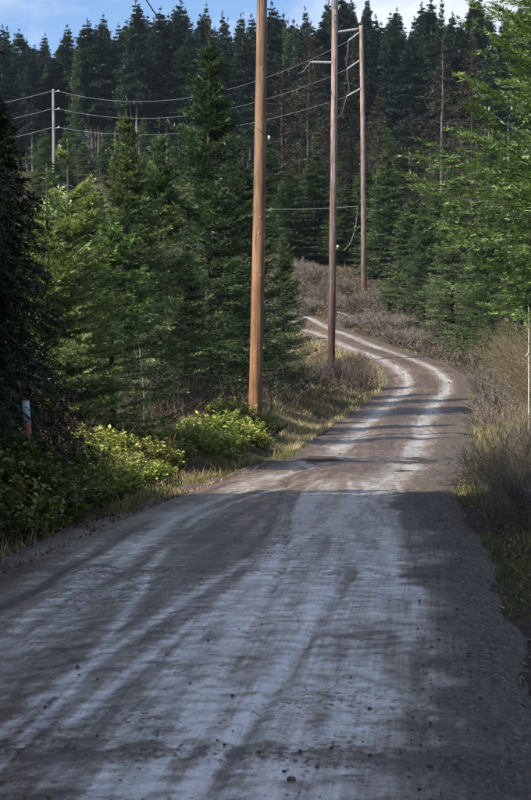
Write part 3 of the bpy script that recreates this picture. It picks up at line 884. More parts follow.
# ------------------------------------------------------------------ conifers
def conifer_meshes(name, seed, H, R, mats, crown_base=.06, whorl=.32, per=6, nlat=22, nel=10, el=.11, ew=.026,
                   droop=.25, e_low=-5, e_top=48, lat_len=.42, power=.85, bare=0.0, trunk_r=None, jitter=.16, hang=.12, tipup=.12, leader=.5, keep=1.0, hi=0.0, opentop=0.0, splay=((0.0, 1.0),), limb=.008, fuzz=.10, fwd=(20, 55), roundness=0.0):
    r = np.random.default_rng(seed)
    trunk_r = trunk_r or H * .012
    zs = np.linspace(0, H, 26)
    wob = np.stack([(fbm(zs * .4, zs * 0 + seed, seed) - .5) * .02 * H, (fbm(zs * .4, zs * 0 + seed + 9, seed + 5) - .5) * .02 * H, zs], 1)
    wob[:, :2] *= (zs / H)[:, None]
    wob[0, 2] = -.3
    g = Geo(); g.tubes(wob[None], (trunk_r * (1 - zs / H) ** .8 + .006)[None], 9, .5)
    trunk = g.mesh(name + '_trunk', mats[1], True)
    hs = []; z_ = H * crown_base
    while z_ < H - leader:
        k = per + r.integers(-1, 2)
        hs.append(z_ + r.uniform(-.4, .4, k) * whorl * .7)
        z_ += whorl * r.uniform(.8, 1.2) * (1 - .35 * z_ / H) * (1 + opentop * sstep(.6, 1, z_ / H))
    k = 5
    hs.append(np.full(k, H - leader)); hs.append(H - leader * r.uniform(.25, .6, 3))
    hb = np.clip(np.concatenate(hs), H * crown_base * .8, H - .05)
    nb = len(hb)
    rel = np.clip((hb - H * crown_base) / (H * (1 - crown_base)), 0, 1)
    prof = (1 - rel) ** power * (0.62 + .38 * sstep(0, .16, rel))
    per_t = None
    L = np.maximum(R * prof, np.minimum(.30 * (H - hb), R)) * r.uniform(1 - jitter * 2.2, 1 + jitter, nb)
    azb = r.uniform(0, 2 * np.pi, nb)
    e0 = np.radians(e_low + (e_top - e_low) * rel ** 1.4 + r.uniform(-9, 9, nb))
    base = np.stack([np.interp(hb, zs, wob[:, 0]), np.interp(hb, zs, wob[:, 1]), hb], 1)
    rad = np.stack([np.cos(azb), np.sin(azb), np.zeros(nb)], 1)
    sidev = np.stack([-np.sin(azb), np.cos(azb), np.zeros(nb)], 1)
    dr = droop * r.uniform(.6, 1.4, nb) * (1 - .6 * rel)
    bend = r.uniform(-.18, .18, nb)

    def bp(t):
        t = np.asarray(t)
        rr = L[:, None] * t
        return (base[:, None, :] + rad[:, None, :] * (rr * np.cos(e0)[:, None])[..., None] + sidev[:, None, :] * (rr * t * bend[:, None])[..., None]
                + np.array([0, 0, 1.0]) * (L[:, None] * (t * np.sin(e0)[:, None] - dr[:, None] * t ** 2 + tipup * t ** 3.5))[..., None])
    tk = np.broadcast_to(np.linspace(0, 1, 6), (nb, 6))
    P = bp(tk)
    g2 = Geo(); g2.tubes(P, (np.maximum(L, .25) * limb + .003)[:, None] * np.linspace(1, .25, 6)[None], 4, .4)
    szf = .28 + .72 * np.clip((1 - rel) * 4.0, 0, 1)
    # laterals
    tj = np.sort(r.uniform(.04 + .25 * (bare > 0), 1, (nb, nlat)), 1)
    Pj = bp(tj); Tj = norm(bp(tj + .02) - bp(tj - .02))
    Sj = norm(np.cross(Tj, np.array([0, 0, 1.0])))
    sg = np.where(r.random((nb, nlat)) < .5, -1.0, 1.0)
    if roundness > 0:
        ph = r.normal(0, roundness, (nb, nlat))[..., None]
        Sj = Sj * np.cos(ph) + np.cross(Sj, Tj) * np.sin(ph)
    ll = L[:, None] * lat_len * (1 - tj) ** .75 * np.clip(tj / .16, .35, 1) * r.uniform(.6, 1.2, (nb, nlat)) + el * .8 * szf[:, None]
    aa = np.radians(r.uniform(38, 68, (nb, nlat)))
    aa = aa * (1 - .8 * sstep(.92, 1.0, tj))
    Dj = Tj * np.cos(aa)[..., None] + Sj * (sg * np.sin(aa))[..., None] + np.array([0, 0, 1.0]) * (r.uniform(-1.3, .6, (nb, nlat)) * hang * 1.6)[..., None]
    Dj = norm(Dj)
    qk = np.linspace(.04, 1, nel)[None, None, :] + r.uniform(-.04, .04, (nb, nlat, nel))
    Pk = Pj[:, :, None, :] + Dj[:, :, None, :] * (ll[:, :, None] * qk)[..., None]
    Pk[..., 2] -= ll[:, :, None] * hang * qk ** 2
    S2 = norm(np.cross(Dj, np.array([0, 0, 1.0]) + .15 * r.normal(size=(nb, nlat, 3))))
    sg2 = np.where((np.arange(nel)[None, None, :] + r.integers(0, 2, (nb, nlat, 1))) % 2 == 0, 1.0, -1.0)
    a2 = np.radians(r.uniform(fwd[0], fwd[1], (nb, nlat, nel))) * (qk < .93)
    De = Dj[:, :, None, :] * np.cos(a2)[..., None] + S2[:, :, None, :] * (sg2 * np.sin(a2))[..., None] + r.normal(0, fuzz, (nb, nlat, nel, 3))
    De = norm(De)
    Ne = r.normal(0, .4, (nb, nlat, nel, 3)) + np.array([0, 0, 1.0])
    Se = norm(np.cross(De, Ne))
    le = el * (1.25 - .55 * qk) * r.uniform(.7, 1.35, (nb, nlat, nel)) * szf[:, None, None]
    need = np.clip(ll[:, :, None] / (el * nel * .30), .25, 1)
    mask = (r.random((nb, nlat, nel)) < need * keep)
    # light outer tips, darker inside; per-branch tone
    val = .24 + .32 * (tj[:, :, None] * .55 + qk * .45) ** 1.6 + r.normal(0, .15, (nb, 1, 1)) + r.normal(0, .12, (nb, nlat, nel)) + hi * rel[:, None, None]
    g3 = Geo()
    mk = mask
    for (ang, off, fl) in [(q_ + (1.0,))[:3] for q_ in splay]:
        ca, sa = math.cos(math.radians(ang)), math.sin(math.radians(ang))
        dd_ = De[mk] * ca + Se[mk] * sa; nn_ = np.cross(De[mk], Se[mk])
        dd_ = norm(dd_ + nn_ * r.normal(0, .2, (mk.sum(), 1)))
        st_ = Pk[mk] + De[mk] * (le[mk] * (1 - off))[:, None]
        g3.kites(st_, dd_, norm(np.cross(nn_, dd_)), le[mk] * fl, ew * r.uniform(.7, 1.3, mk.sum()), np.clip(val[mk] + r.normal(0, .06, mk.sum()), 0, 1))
    # leader shoot
    nk = 46
    kz = np.linspace(H - leader * 1.3, H - el * .3, nk); az_ = r.uniform(0, 6.28, nk)
    Dl = norm(np.stack([np.cos(az_) * .6, np.sin(az_) * .6, np.ones(nk)], 1))
    g3.kites(np.stack([np.interp(kz, zs, wob[:, 0]), np.interp(kz, zs, wob[:, 1]), kz], 1), Dl, norm(np.cross(Dl, r.normal(size=(nk, 3)))), el * .34, ew * .8, .6)
    # needles along the limbs themselves
    na = int(nlat * 1.4)
    ta = r.uniform(.06, 1, (nb, na)); Pa = bp(ta); Ta = norm(bp(ta + .02) - bp(ta - .02))
    Da = norm(Ta + r.normal(0, .55, (nb, na, 3)) + np.array([0, 0, .1])); Sa = norm(np.cross(Da, r.normal(size=(nb, na, 3))))
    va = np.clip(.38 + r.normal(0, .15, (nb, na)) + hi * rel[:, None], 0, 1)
    ka = r.random((nb, na)) < keep * (1 if not bare else .5)
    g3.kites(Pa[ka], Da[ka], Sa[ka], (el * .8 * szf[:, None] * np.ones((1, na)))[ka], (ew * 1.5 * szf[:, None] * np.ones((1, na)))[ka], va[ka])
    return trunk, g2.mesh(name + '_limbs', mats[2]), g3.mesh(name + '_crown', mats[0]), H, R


def plant_conifer(name, meshes, x, y, H, R, label, group=None, rot=None, cat='tree', sink=.0):
    tr, lm, cw, H0, R0 = meshes
    o = obj(name, None, loc=(x, y, gz(x, y) - sink))
    o.rotation_euler = (rng.normal(0, .012), rng.normal(0, .012), rng.uniform(0, 6.28) if rot is None else rot)
    o.scale = (R / R0, R / R0, H / H0)
    tag(o, label, cat, group)
    obj('trunk', tr, o); obj('limbs', lm, o)['kind'] = 'stuff'; obj('crown', cw, o)['kind'] = 'stuff'
    return o


def plant_px(name, meshes, px, ytop, d, R, label, group=None, rot=None, sink=0.0):
    x = (px - 265.5) * d / FPX
    zt_ = CAM_H + (HORIZON - ytop) * d / FPX
    H = zt_ - gz(x, d) + sink
    return plant_conifer(name, meshes, x, d, H, R, label, group, rot, 'tree', sink)


MS = (M['needle_spruce'], M['bark'], M['bark'])
near_fir = conifer_meshes('near_fir', 5, 9.8, 4.0, (M['needle_fir'], M['bark'], M['bark']), .22, .21, 8, 36, 11, .135, .0185, droop=.16, e_low=4, e_top=40, lat_len=.46, hang=.12, power=.45, tipup=.20, jitter=.14, limb=.0042, fwd=(15, 48), splay=((0, 1), (38, 1, .45), (-38, .95, .45), (40, .6, .42)))
young_a = conifer_meshes('young_a', 6, 5.3, 1.75, (M['needle_young'], M['bark'], M['stem']), .04, .25, 6, 22, 10, .13, .017, droop=.04, e_low=4, e_top=34, leader=1.1, hang=.05, hi=.25, power=.78, opentop=1.6, tipup=.16, lat_len=.46, fwd=(12, 45), splay=((0, 1), (34, .9, .55), (-34, .9, .55)))
young_b = conifer_meshes('young_b', 8, 6.0, 1.9, (M['needle_fir'], M['bark'], M['bark']), .04, .28, 6, 22, 10, .135, .018, droop=.06, e_low=6, e_top=38, leader=.8, hang=.06, hi=.12, tipup=.16, lat_len=.46, fwd=(12, 45), splay=((0, 1), (34, .9, .55), (-34, .9, .55)))
dark_a = conifer_meshes('dark_a', 9, 10.0, 2.6, (M['needle_dark'], M['bark'], M['bark']), .10, .21, 8, 22, 10, .13, .024, splay=((14, 1, .9), (-24, .8, .7)), droop=.55, e_low=-4, e_top=35, hang=.5, lat_len=.36, tipup=.05)
spruce_v = [conifer_meshes('spruce_%d' % i, 20 + i, 12.0, 3.0, MS, .04, .34, 7, 21, 9, .20, .030, droop=(.10, .18, .12)[i], e_low=(2, -2, 4)[i], e_top=36, leader=1.0, hang=.08, power=.9, opentop=.1, tipup=.16, lat_len=.44, fwd=(12, 48), splay=((12, 1, .95), (-22, .85, .7))) for i in range(3)]
hill_v = [conifer_meshes('hill_%d' % i, 40 + i, 14.0, 3.0, (M['needle_hill'], M['bark'], M['bark']), .05, .48, 6, 16, 7, .34, .062, droop=.16, e_low=-2, e_top=36, leader=1.2, hang=.1, tipup=.12, opentop=.5, splay=((12, 1, .95), (-22, .85, .7))) for i in range(3)]
ridge_v = [conifer_meshes('ridge_%d' % i, 60 + i, 26.0, 2.7, (M['needle_ridge'], M['bark_pale'], M['bark']), (.42, .52, .34, .46, .24)[i], .62, 7, 13, 6, .50, .10, splay=((14, 1, .9), (-24, .8, .7)), droop=.38, e_low=-14, e_top=22, leader=1.5,
                           hang=.22, power=(1.05, .9, 1.2, 1.0, 1.25)[i], trunk_r=.2, jitter=.3, opentop=.5) for i in range(5)]
dead_v = [conifer_meshes('dead_%d' % i, 80 + i, 18.0, 2.8, (M['needle_dead'], M['bark_pale'] if i == 0 else M['bark'], M['bark']), (.10, .12, .2)[i], .7, 5, 11, 6, .42, .055, droop=.3, e_low=-4, e_top=45,
                          leader=1.0, hang=.3, bare=1, keep=(.55, 1.0, .9)[i], power=.7, jitter=.3, trunk_r=.19) for i in range(3)]

# --- trees that stand out in the photograph
plant_conifer('fir_tree', near_fir, 6.1, 24.2, 9.8, 4.15, 'bright green fir reaching long sunlit branches in from the right edge', rot=2.1)
plant_conifer('fir_tree', near_fir, 8.0, 29.0, 10.8, 4.3, 'second green fir at the right edge, just behind the bright one', rot=.4)
plant_px('young_spruce', young_a, 69, 138, 27.0, 1.75, 'sunlit pale green young spruce with tall bare leader, right one of the pair', 'roadside young spruces', .4)
plant_px('young_spruce', young_a, 47, 164, 26.0, 1.35, 'sunlit pale young spruce with thin leader, left one of the pair', 'roadside young spruces', 2.6)
plant_px('young_spruce', young_b, 112, 205, 29.5, 1.65, 'yellow-green young spruce with sunlit drooping side branches beside dark gap', 'roadside young spruces', 1.1)
plant_px('spruce_tree', spruce_v[0], 208, 24, 52, 3.1, 'tallest roadside spruce, rising to the skyline left of the orange pole', 'roadside spruces', .3)
plant_px('spruce_tree', spruce_v[1], 125, 98, 37, 1.8, 'slender spruce with pale thin top between the young pair and the tallest spruce', 'roadside spruces', 1.9)
plant_px('spruce_tree', spruce_v[2], 160, 118, 43, 1.9, 'mid-size blue-green spruce just left of the tallest spruce', 'roadside spruces', 4.0)
plant_px('spruce_tree', spruce_v[2], 93, 172, 40, 1.7, 'low spruce behind the pale young pair', 'roadside spruces', 5.0)
plant_px('spruce_tree', spruce_v[1], 186, 245, 47, 1.9, 'dark bushy spruce at the foot of the tallest spruce', 'roadside spruces', 2.4)
plant_px('spruce_tree', spruce_v[0], 244, 150, 58, 2.5, 'dark spruce right behind the thick orange pole', 'roadside spruces', 5.3)
plant_px('spruce_tree', spruce_v[2], 284, 232, 63, 1.55, 'small dark spruce just right of the orange pole, at the road bend', 'roadside spruces', 1.0)
plant_px('spruce_tree', spruce_v[1], 220, 190, 66, 2.7, 'dark spruce deep behind the orange pole foot', 'roadside spruces', 3.1)
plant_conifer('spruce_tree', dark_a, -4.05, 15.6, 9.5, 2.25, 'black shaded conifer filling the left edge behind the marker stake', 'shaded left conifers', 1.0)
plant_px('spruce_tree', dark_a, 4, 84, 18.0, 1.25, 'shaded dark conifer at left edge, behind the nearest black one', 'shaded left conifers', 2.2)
# right of the poles
plant_px('spruce_tree', spruce_v[1], 452, 172, 100, 2.7, 'dark spruce behind the bright fir branches, right of the road bend', 'spruces right of the bend', .9)
plant_px('spruce_tree', spruce_v[0], 424, 195, 106, 2.3, 'dark green spruce on the outer side of the road bend', 'spruces right of the bend', 2.7)
plant_px('spruce_tree', spruce_v[2], 488, 190, 86, 2.7, 'broad dark spruce below the bright fir branches', 'spruces right of the bend', 4.4)
plant_px('spruce_tree', spruce_v[0], 522, 225, 70, 2.4, 'dark spruce at the right edge behind tan shrubs', 'spruces right of the bend', 5.6)
plant_px('spruce_tree', hill_v[0], 386, 148, 128, 2.7, 'straight green spruce just right of the bank pole', 'spruces behind the poles', 1.0)
plant_px('spruce_tree', hill_v[1], 345, 185, 132, 2.6, 'olive green spruce between the two tall poles', 'spruces behind the poles', 2.0)
plant_px('spruce_tree', hill_v[2], 404, 205, 112, 2.2, 'young green spruce on the brushy bank right of the poles', 'spruces behind the poles', 3.0)
plant_px('spruce_tree', hill_v[2], 314, 150, 136, 3.0, 'green spruce just left of the tall dark pole', 'spruces behind the poles', 4.0)
plant_px('spruce_tree', hill_v[0], 290, 165, 133, 2.8, 'green spruce midway between orange pole and dark pole', 'spruces behind the poles', 5.0)
plant_px('spruce_tree', hill_v[1], 270, 138, 139, 3.0, 'mid green spruce close right of the orange pole', 'spruces behind the poles', .4)
plant_px('spruce_tree', hill_v[1], 366, 200, 140, 2.6, 'dim spruce directly behind the bank pole', 'spruces behind the poles', .8)
# bare and browned trees
plant_px('bare_tree', dead_v[0], 440, 42, 142, 2.6, 'bare pale-trunked dead tree with forked top right of the poles', 'browned trees', 1.0)
plant_px('bare_tree', dead_v[1], 306, 30, 150, 3.6, 'rusty brown conifer left of the tall pole top', 'browned trees', 2.0)
plant_px('bare_tree', dead_v[1], 283, 60, 152, 3.2, 'brown half-bare conifer beside the orange pole top', 'browned trees', 3.2)
plant_px('bare_tree', dead_v[2], 350, 40, 153, 3.2, 'brown twiggy conifer between the two pole tops', 'browned trees', 4.2)
plant_px('bare_tree', dead_v[2], 377, 95, 146, 2.5, 'bare grey twiggy tree right of the bank pole insulators', 'browned trees', 5.2)
plant_px('bare_tree', dead_v[2], 471, 35, 150, 2.8, 'brown thin-needled conifer behind the bright fir top', 'browned trees', 6.0)
plant_px('bare_tree', dead_v[1], 412, 110, 148, 2.8, 'low brown conifer left of the bare pale trunk', 'browned trees', .5)
plant_px('bare_tree', dead_v[2], 330, 105, 147, 2.8, 'brown conifer behind the shaft of the tall dark pole', 'browned trees', 1.5)

# --- young forest on the slope under the ridge, in rows
k = 0
for d in (96, 112, 128, 146, 166, 188, 208):
    xs_ = np.arange(-.19 * d - 2, (-.012 * d - (3 if d < 125 else 1)) if d < 140 else .19 * d + 2, 3.7 if d < 140 else (4.4 if d < 180 else 4.8))
    for x in xs_:
        if d in (112, 128) and x > -4.5: continue
        xx = x + rng.uniform(-1, 1); dd = d + rng.uniform(-4, 4)
        if abs(float(road_near(np.array([xx]), np.array([dd]))[3][0])) < 5: continue
        k += 1
        zt_ = CAM_H + (HORIZON - {96: 195, 112: 185, 128: 178, 146: 168, 166: 158, 188: 142, 208: 126}[d] + rng.uniform(-26, 14)) * dd / FPX
        H = max(zt_ - gz(xx, dd), 4.5)
        plant_conifer('slope_spruce', hill_v[k % 3], xx, dd, H, rng.uniform(1.9, 2.8), f'young green spruce below the ridge forest, {ordinal(k)} counting rightwards row by row from below', 'young spruces on the slope')
RS = ((11.5, 138), (14.5, 126), (18, 118), (17.5, 140), (21.5, 132), (22.5, 110), (25, 122), (14.6, 98), (19, 95), (21, 84), (23.5, 100), (17.5, 84))
for (x, d) in RS:
    zt_ = CAM_H + (HORIZON - rng.uniform(165, 215)) * d / FPX
    plant_conifer('slope_spruce', hill_v[k % 3], x, d, max(zt_ - gz(x, d), 5), rng.uniform(2.3, 3.0), f'green spruce on the right slope behind the roadside trees, {ordinal(int(1 + sum(1 for q in RS if q[0] / q[1] < x / d)))} from the left', 'spruces on the right slope'); k += 1

# --- the tall stand along the ridge
SKY_X = [-60, 0, 30, 55, 90, 112, 137, 150, 160, 182, 200, 235, 252, 272, 295, 322, 345, 366, 385, 404, 422, 436, 452, 472, 492, 531, 600]
SKY_Y = [26, 26, 18, 20, 15, 11, 0, 10, 4, -4, 3, 3, 8, -2, -2, -9, -10, -5, 2, 9, -4, -4, 4, -8, -3, -4, -4]
cnt = 0
for row, (d, sp) in enumerate(((226, 9.6), (238, 9.2), (252, 9.4), (270, 10.5))):
    xs_ = np.arange(-40, 575, sp) + (row % 2) * sp * .5
    for px in xs_:
        cnt += 1
        px_ = px + rng.uniform(-4, 4); dd = d + rng.uniform(-3.5, 3.5)
        yt = np.interp(px_, SKY_X, SKY_Y) + rng.uniform(0, 1) ** 1.4 * 30 + (22, 12, 4, 0)[row]
        x = (px_ - 265.5) * dd / FPX
        H = CAM_H + (HORIZON - yt) * dd / FPX - gz(x, dd)
        nm = ('front', 'second', 'third', 'rear')[row]
        plant_conifer('ridge_conifer', ridge_v[int(rng.integers(0, 5))] if rng.random() > .12 else hill_v[cnt % 3], x, dd, H * (1 if rng.random() > .15 else .82), rng.uniform(1.7, 2.9),
                      f'tall dark conifer with bare trunk, {ordinal(int((px + 40) / sp) + 1)} from left, {nm} rank of ridge forest' if row < 1 else
                      f'tall dark conifer deep in the {nm} rank of the ridge forest', f'{nm} rank of the ridge forest')
# the spires that break the skyline
for (px, yt, d, w, lb) in ((137, -2, 222, 2.6, 'thin spire conifer breaking the skyline left of the tallest spruce'), (160, 8, 228, 2.8, 'narrow conifer crown on the skyline beside the thin spire'),
                           (181, 0, 230, 3.0, 'pointed conifer on the skyline over the tallest roadside spruce'), (272, 2, 232, 2.9, 'pointed conifer on the skyline just right of the orange pole'),
                           (428, -2, 230, 2.9, 'pointed conifer on the skyline right of the sky gap'), (474, -4, 230, 2.9, 'pointed conifer on the skyline above the bright fir'),
                           (90, 20, 226, 2.9, 'tallest spire on the left skyline over the thin pale pole wires'), (345, -10, 232, 3.0, 'pointed conifer on the skyline between the tall pole tops')):
    plant_px('ridge_conifer', ridge_v[(px // 3) % 5], px, yt, d, w, lb, 'skyline spires')

# --- shade trees left of the frame (they throw the shadow over the near road)
for i, (x, y, H, R) in enumerate(((-7.0, 10.4, 11.5, 2.5), (-5.4, 14.4, 8.5, 1.35), (-11, 10.2, 17, 3.6), (-6.9, 5.6, 15, 3.2), (-9.0, 8.0, 16, 3.4), (-10.5, 4.5, 18, 3.6), (-14.5, 7.0, 20, 3.8), (-7.5, 2.2, 16, 3.3), (-12.8, 2.2, 19, 3.6), (-17.5, 6.0, 21, 3.8), (-8, -.5, 14, 3.0), (-12.5, -1, 16, 3.3),
                                  (-18, 2.5, 18, 3.5), (-9, -6, 15, 3.2), (-15, -6, 17, 3.4), (-20, -4, 18, 3.5), (-11, -12, 16, 3.4), (-17, -12, 18, 3.5), (-24, 1, 18, 3.5), (-23, -10, 18, 3.5))):
    plant_conifer('shade_spruce', spruce_v[i % 3], x, y, H, R, f'tall spruce left of the near road, {ordinal(i + 1)} in the grove shading the track', 'spruces beside the near road')

# ------------------------------------------------------------------ bushes and ground cover
def salal_mesh(name, seed, R, H, nst, nlf, leaf, mat, yellow=0.0):
    r = np.random.default_rng(seed)
    az_ = r.uniform(0, 6.28, nst); rr = R * np.sqrt(r.random(nst))
    top = np.stack([np.cos(az_) * rr, np.sin(az_) * rr, H * (1 - .55 * (rr / R) ** 2) * r.uniform(.6, 1.12, nst)], 1)
    bot = np.stack([np.cos(az_) * rr * .45, np.sin(az_) * rr * .45, np.full(nst, -.05)], 1)
    t = np.linspace(0, 1, 5)[None, :, None]
    P = bot[:, None] + (top - bot)[:, None] * t + np.array([0, 0, .12 * H]) * (t * (1 - t) * 4) * r.uniform(-.6, 1, (nst, 1, 1))
    g = Geo(); g.tubes(P, np.linspace(.006, .003, 5)[None].repeat(nst, 0), 4, .5)
    stems = g.mesh(name + '_stems', M['stem'])
    k = r.integers(0, nst, nlf); tt = r.uniform(.22, 1.0, nlf) ** .7
    base = bot[k] + (top[k] - bot[k]) * tt[:, None]
    a = r.uniform(0, 6.28, nlf)
    D = norm(np.stack([np.cos(a), np.sin(a), r.uniform(-.25, .9, nlf)], 1))
    N = norm(np.stack([r.normal(0, .5, nlf), r.normal(0, .5, nlf), np.ones(nlf)], 1))
    S = norm(np.cross(N, D))
    L = leaf * r.uniform(.6, 1.3, nlf)
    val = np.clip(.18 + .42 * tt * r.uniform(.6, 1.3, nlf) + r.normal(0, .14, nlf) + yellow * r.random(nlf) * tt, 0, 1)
    g = Geo(); g.leaves(base + D * .02, D, S, L, L * r.uniform(.5, .68, nlf), val)
    return stems, g.mesh(name + '_foliage', mat)


def place(name, meshes, x, y, s, label, cat, group, parts=('stems', 'foliage'), kind2=None, rot=None, zs=1.0):
    o = obj(name, None, loc=(x, y, gz(x, y)))
    o.scale = (s, s, s * zs); o.rotation_euler = (0, 0, rng.uniform(0, 6.28) if rot is None else rot)
    tag(o, label, cat, group)
    for pn, me in zip(parts, meshes):
        if me is not None: obj(pn, me, o)
    return o


sal_l = [salal_mesh('salal_l%d' % i, 100 + i, .62, .72, 46, 1150, .085, M['salal'], .35) for i in range(3)]
sal_d = [salal_mesh('salal_d%d' % i, 110 + i, .72, .85, 56, 1500, .085, M['salal_dark']) for i in range(3)]
# evergreen bushes in the shade, near left, with the shaded leaf colours
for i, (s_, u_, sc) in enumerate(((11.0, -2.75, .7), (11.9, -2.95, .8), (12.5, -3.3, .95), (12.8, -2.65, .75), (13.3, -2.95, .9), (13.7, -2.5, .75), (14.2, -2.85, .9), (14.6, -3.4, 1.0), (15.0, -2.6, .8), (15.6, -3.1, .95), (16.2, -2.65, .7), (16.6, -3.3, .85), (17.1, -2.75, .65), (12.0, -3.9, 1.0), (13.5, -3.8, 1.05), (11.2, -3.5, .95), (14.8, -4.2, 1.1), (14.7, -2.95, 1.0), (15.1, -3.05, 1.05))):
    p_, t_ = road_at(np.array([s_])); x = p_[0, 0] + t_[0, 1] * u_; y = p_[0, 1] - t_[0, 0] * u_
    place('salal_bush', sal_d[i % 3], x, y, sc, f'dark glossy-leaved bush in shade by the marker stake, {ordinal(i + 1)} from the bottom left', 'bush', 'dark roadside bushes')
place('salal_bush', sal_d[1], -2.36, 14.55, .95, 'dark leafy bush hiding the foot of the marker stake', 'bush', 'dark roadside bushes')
# bushes along the left verge up to the orange pole, with the sunlit leaf colours
lit = ((17.4, -3.7, .95), (18.3, -3.2, .85), (18.8, -4.0, 1.0), (19.6, -3.3, .9), (20.2, -4.3, 1.0), (20.9, -3.3, .75), (22.0, -3.7, .85), (23.2, -3.3, .6), (24.4, -3.8, .75), (26.0, -3.4, .55),
       (28.2, -3.7, .6), (30.5, -3.6, .65), (33.5, -3.4, .7), (18.0, -2.7, .7), (19.2, -2.7, .7), (20.3, -2.75, .65), (21.6, -2.9, .65), (22.8, -2.8, .5), (25.2, -3.0, .55), (27.0, -3.2, .6), (29.2, -3.1, .6), (32.0, -3.0, .6), (35.2, -3.7, .85), (36.6, -3.3, .8), (37.9, -3.7, .95), (39.0, -3.2, .85), (39.6, -4.2, .9), (16.4, -4.6, 1.05), (15.4, -4.7, 1.1), (14.2, -3.6, 1.15), (15.2, -3.6, 1.15), (16.3, -3.7, 1.1), (13.2, -3.9, 1.2), (17.1, -3.2, .9), (24.8, -3.4, .7), (26.6, -3.7, .75), (28.8, -3.5, .75), (31.2, -3.3, .75), (32.4, -3.8, .8), (34.4, -3.1, .7), (23.6, -2.8, .45), (30.0, -2.8, .45), (35.8, -2.9, .55))
for i, (s_, u_, sc) in enumerate(lit):
    p_, t_ = road_at(np.array([s_])); x = p_[0, 0] + t_[0, 1] * u_; y = p_[0, 1] - t_[0, 0] * u_
    place('salal_bush', sal_l[i % 3], x, y, sc * 1.12, f'sunlit yellow-green leafy bush on the left verge, {ordinal(i + 1)} towards the orange pole', 'bush', 'sunlit leafy bushes on the left verge')


def scatter(n, s0, s1, u0, u1, dens=None):
    s = rng.uniform(s0, s1, n); u = rng.uniform(u0, u1, n)
    if dens is not None:
        keep = rng.random(n) < dens(s, u); s = s[keep]; u = u[keep]
    p_, t_ = road_at(s)
    x = p_[:, 0] + t_[:, 1] * u; y = p_[:, 1] - t_[:, 0] * u
    return np.stack([x, y, ground(x, y)], 1), s, u


def rnd_dir(n, up, spread):
    a = rng.uniform(0, 6.28, n); e = np.abs(rng.normal(0, spread, n))
    return norm(np.stack([np.cos(a) * e, np.sin(a) * e, np.full(n, up)], 1))


def grass(name, mat, regions, label):
    g = Geo()
    for (n_, s0, s1, u0, u1, L0, L1, w, spread, v0, v1, thr) in regions:
        P, s, u = scatter(n_, s0, s1, u0, u1, lambda s, u: sstep(thr, thr + .18, fbm(s * .45 + 3, u * .7, 131)))
        k = len(P)
        if not k: continue
        D = rnd_dir(k, 1, spread); bend = rng.normal(0, .55, (k, 3)); bend[:, 2] = -np.abs(bend[:, 2]) * .9
        P[:, 2] += .09 * (1 - sstep(2.15, 2.4, np.abs(u))) * (u < 0)
        g.blades(P - np.array([0, 0, .02]), D, bend, rng.uniform(L0, L1, k), w, np.clip(rng.uniform(v0, v1, k), 0, 1))
    tag(obj(name, g.mesh(name, mat)), label, None, None, 'stuff')


# n, s0, s1, u0, u1, len, width, spread, tone, threshold
grass('dry_grass', M['dry_grass'], [
    (9000, 20, 37, -4.6, -2.2, .10, .34, .010, .7, .2, .9, .42),
    (26000, 36, 56, -5.2, -2.1, .07, .27, .011, .7, .45, 1.0, .26),
    (9000, 52, 84, -5.0, -2.0, .12, .40, .02, .6, .2, .9, .30),
    (9000, 38, 60, -8, -3.5, .25, .6, .016, .5, .3, 1.0, .38),
    (7000, 22, 60, 2.4, 5.5, .15, .5, .013, .6, .2, .95, .38),
    (5000, 10, 24, 2.0, 3.6, .08, .3, .008, .8, .0, .7, .42),
    (3500, 60, 118, 2.0, 4.0, .12, .35, .03, .7, .2, .8, .42),
    (5000, 84, 118, -4.5, -2.0, .15, .5, .03, .6, .2, .9, .35),
    (6000, 9, 24, -3.2, -1.95, .08, .28, .008, .8, .0, .7, .44)], 'dry straw-coloured grass along both road verges')
grass('green_grass', M['green_grass'], [
    (30000, 7.0, 24, 1.8, 3.4, .03, .13, .008, .9, .0, .9, .34),
    (7000, 22, 48, 2.6, 5.0, .12, .45, .011, .6, .2, 1.0, .44),
    (6000, 17, 40, -3.0, -2.1, .06, .22, .010, .8, .2, 1.0, .40),
    (6000, 8, 22, -2.9, -1.85, .04, .14, .008, .9, .0, .6, .46),
    (5000, 22, 40, -2.6, -1.9, .05, .18, .010, .9, .1, .8, .46)], 'mossy green grass tufts on the road shoulders')


def brush(name, mat, regions, label):
    g = Geo()
    for (n_, s0, s1, u0, u1, hmax, L0, L1, w, v0, v1, thr, spread) in regions:
        P, s, u = scatter(n_, s0, s1, u0, u1, lambda s, u: sstep(thr, thr + .15, fbm(s * .5 + 7, u * .5, 171)))
        k = len(P)
        if not k: continue
        clump = sstep(.3, .7, fbm(P[:, 0] * .7, P[:, 1] * .7, 191))
        P[:, 2] += rng.random(k) ** 1.6 * hmax * (.25 + .75 * clump)
        D = rnd_dir(k, .7, spread * 1.6); S = norm(np.cross(D, rng.normal(size=(k, 3))))
        tone = np.clip(v0 + (v1 - v0) * (.55 * rng.random(k) + .45 * fbm(P[:, 0] * .35, P[:, 1] * .35, 201)), 0, 1)
        g.kites(P, D, S, rng.uniform(L0, L1, k), w * rng.uniform(.6, 1.4, k), tone, .3)
    tag(obj(name, g.mesh(name, mat)), label, None, None, 'stuff')


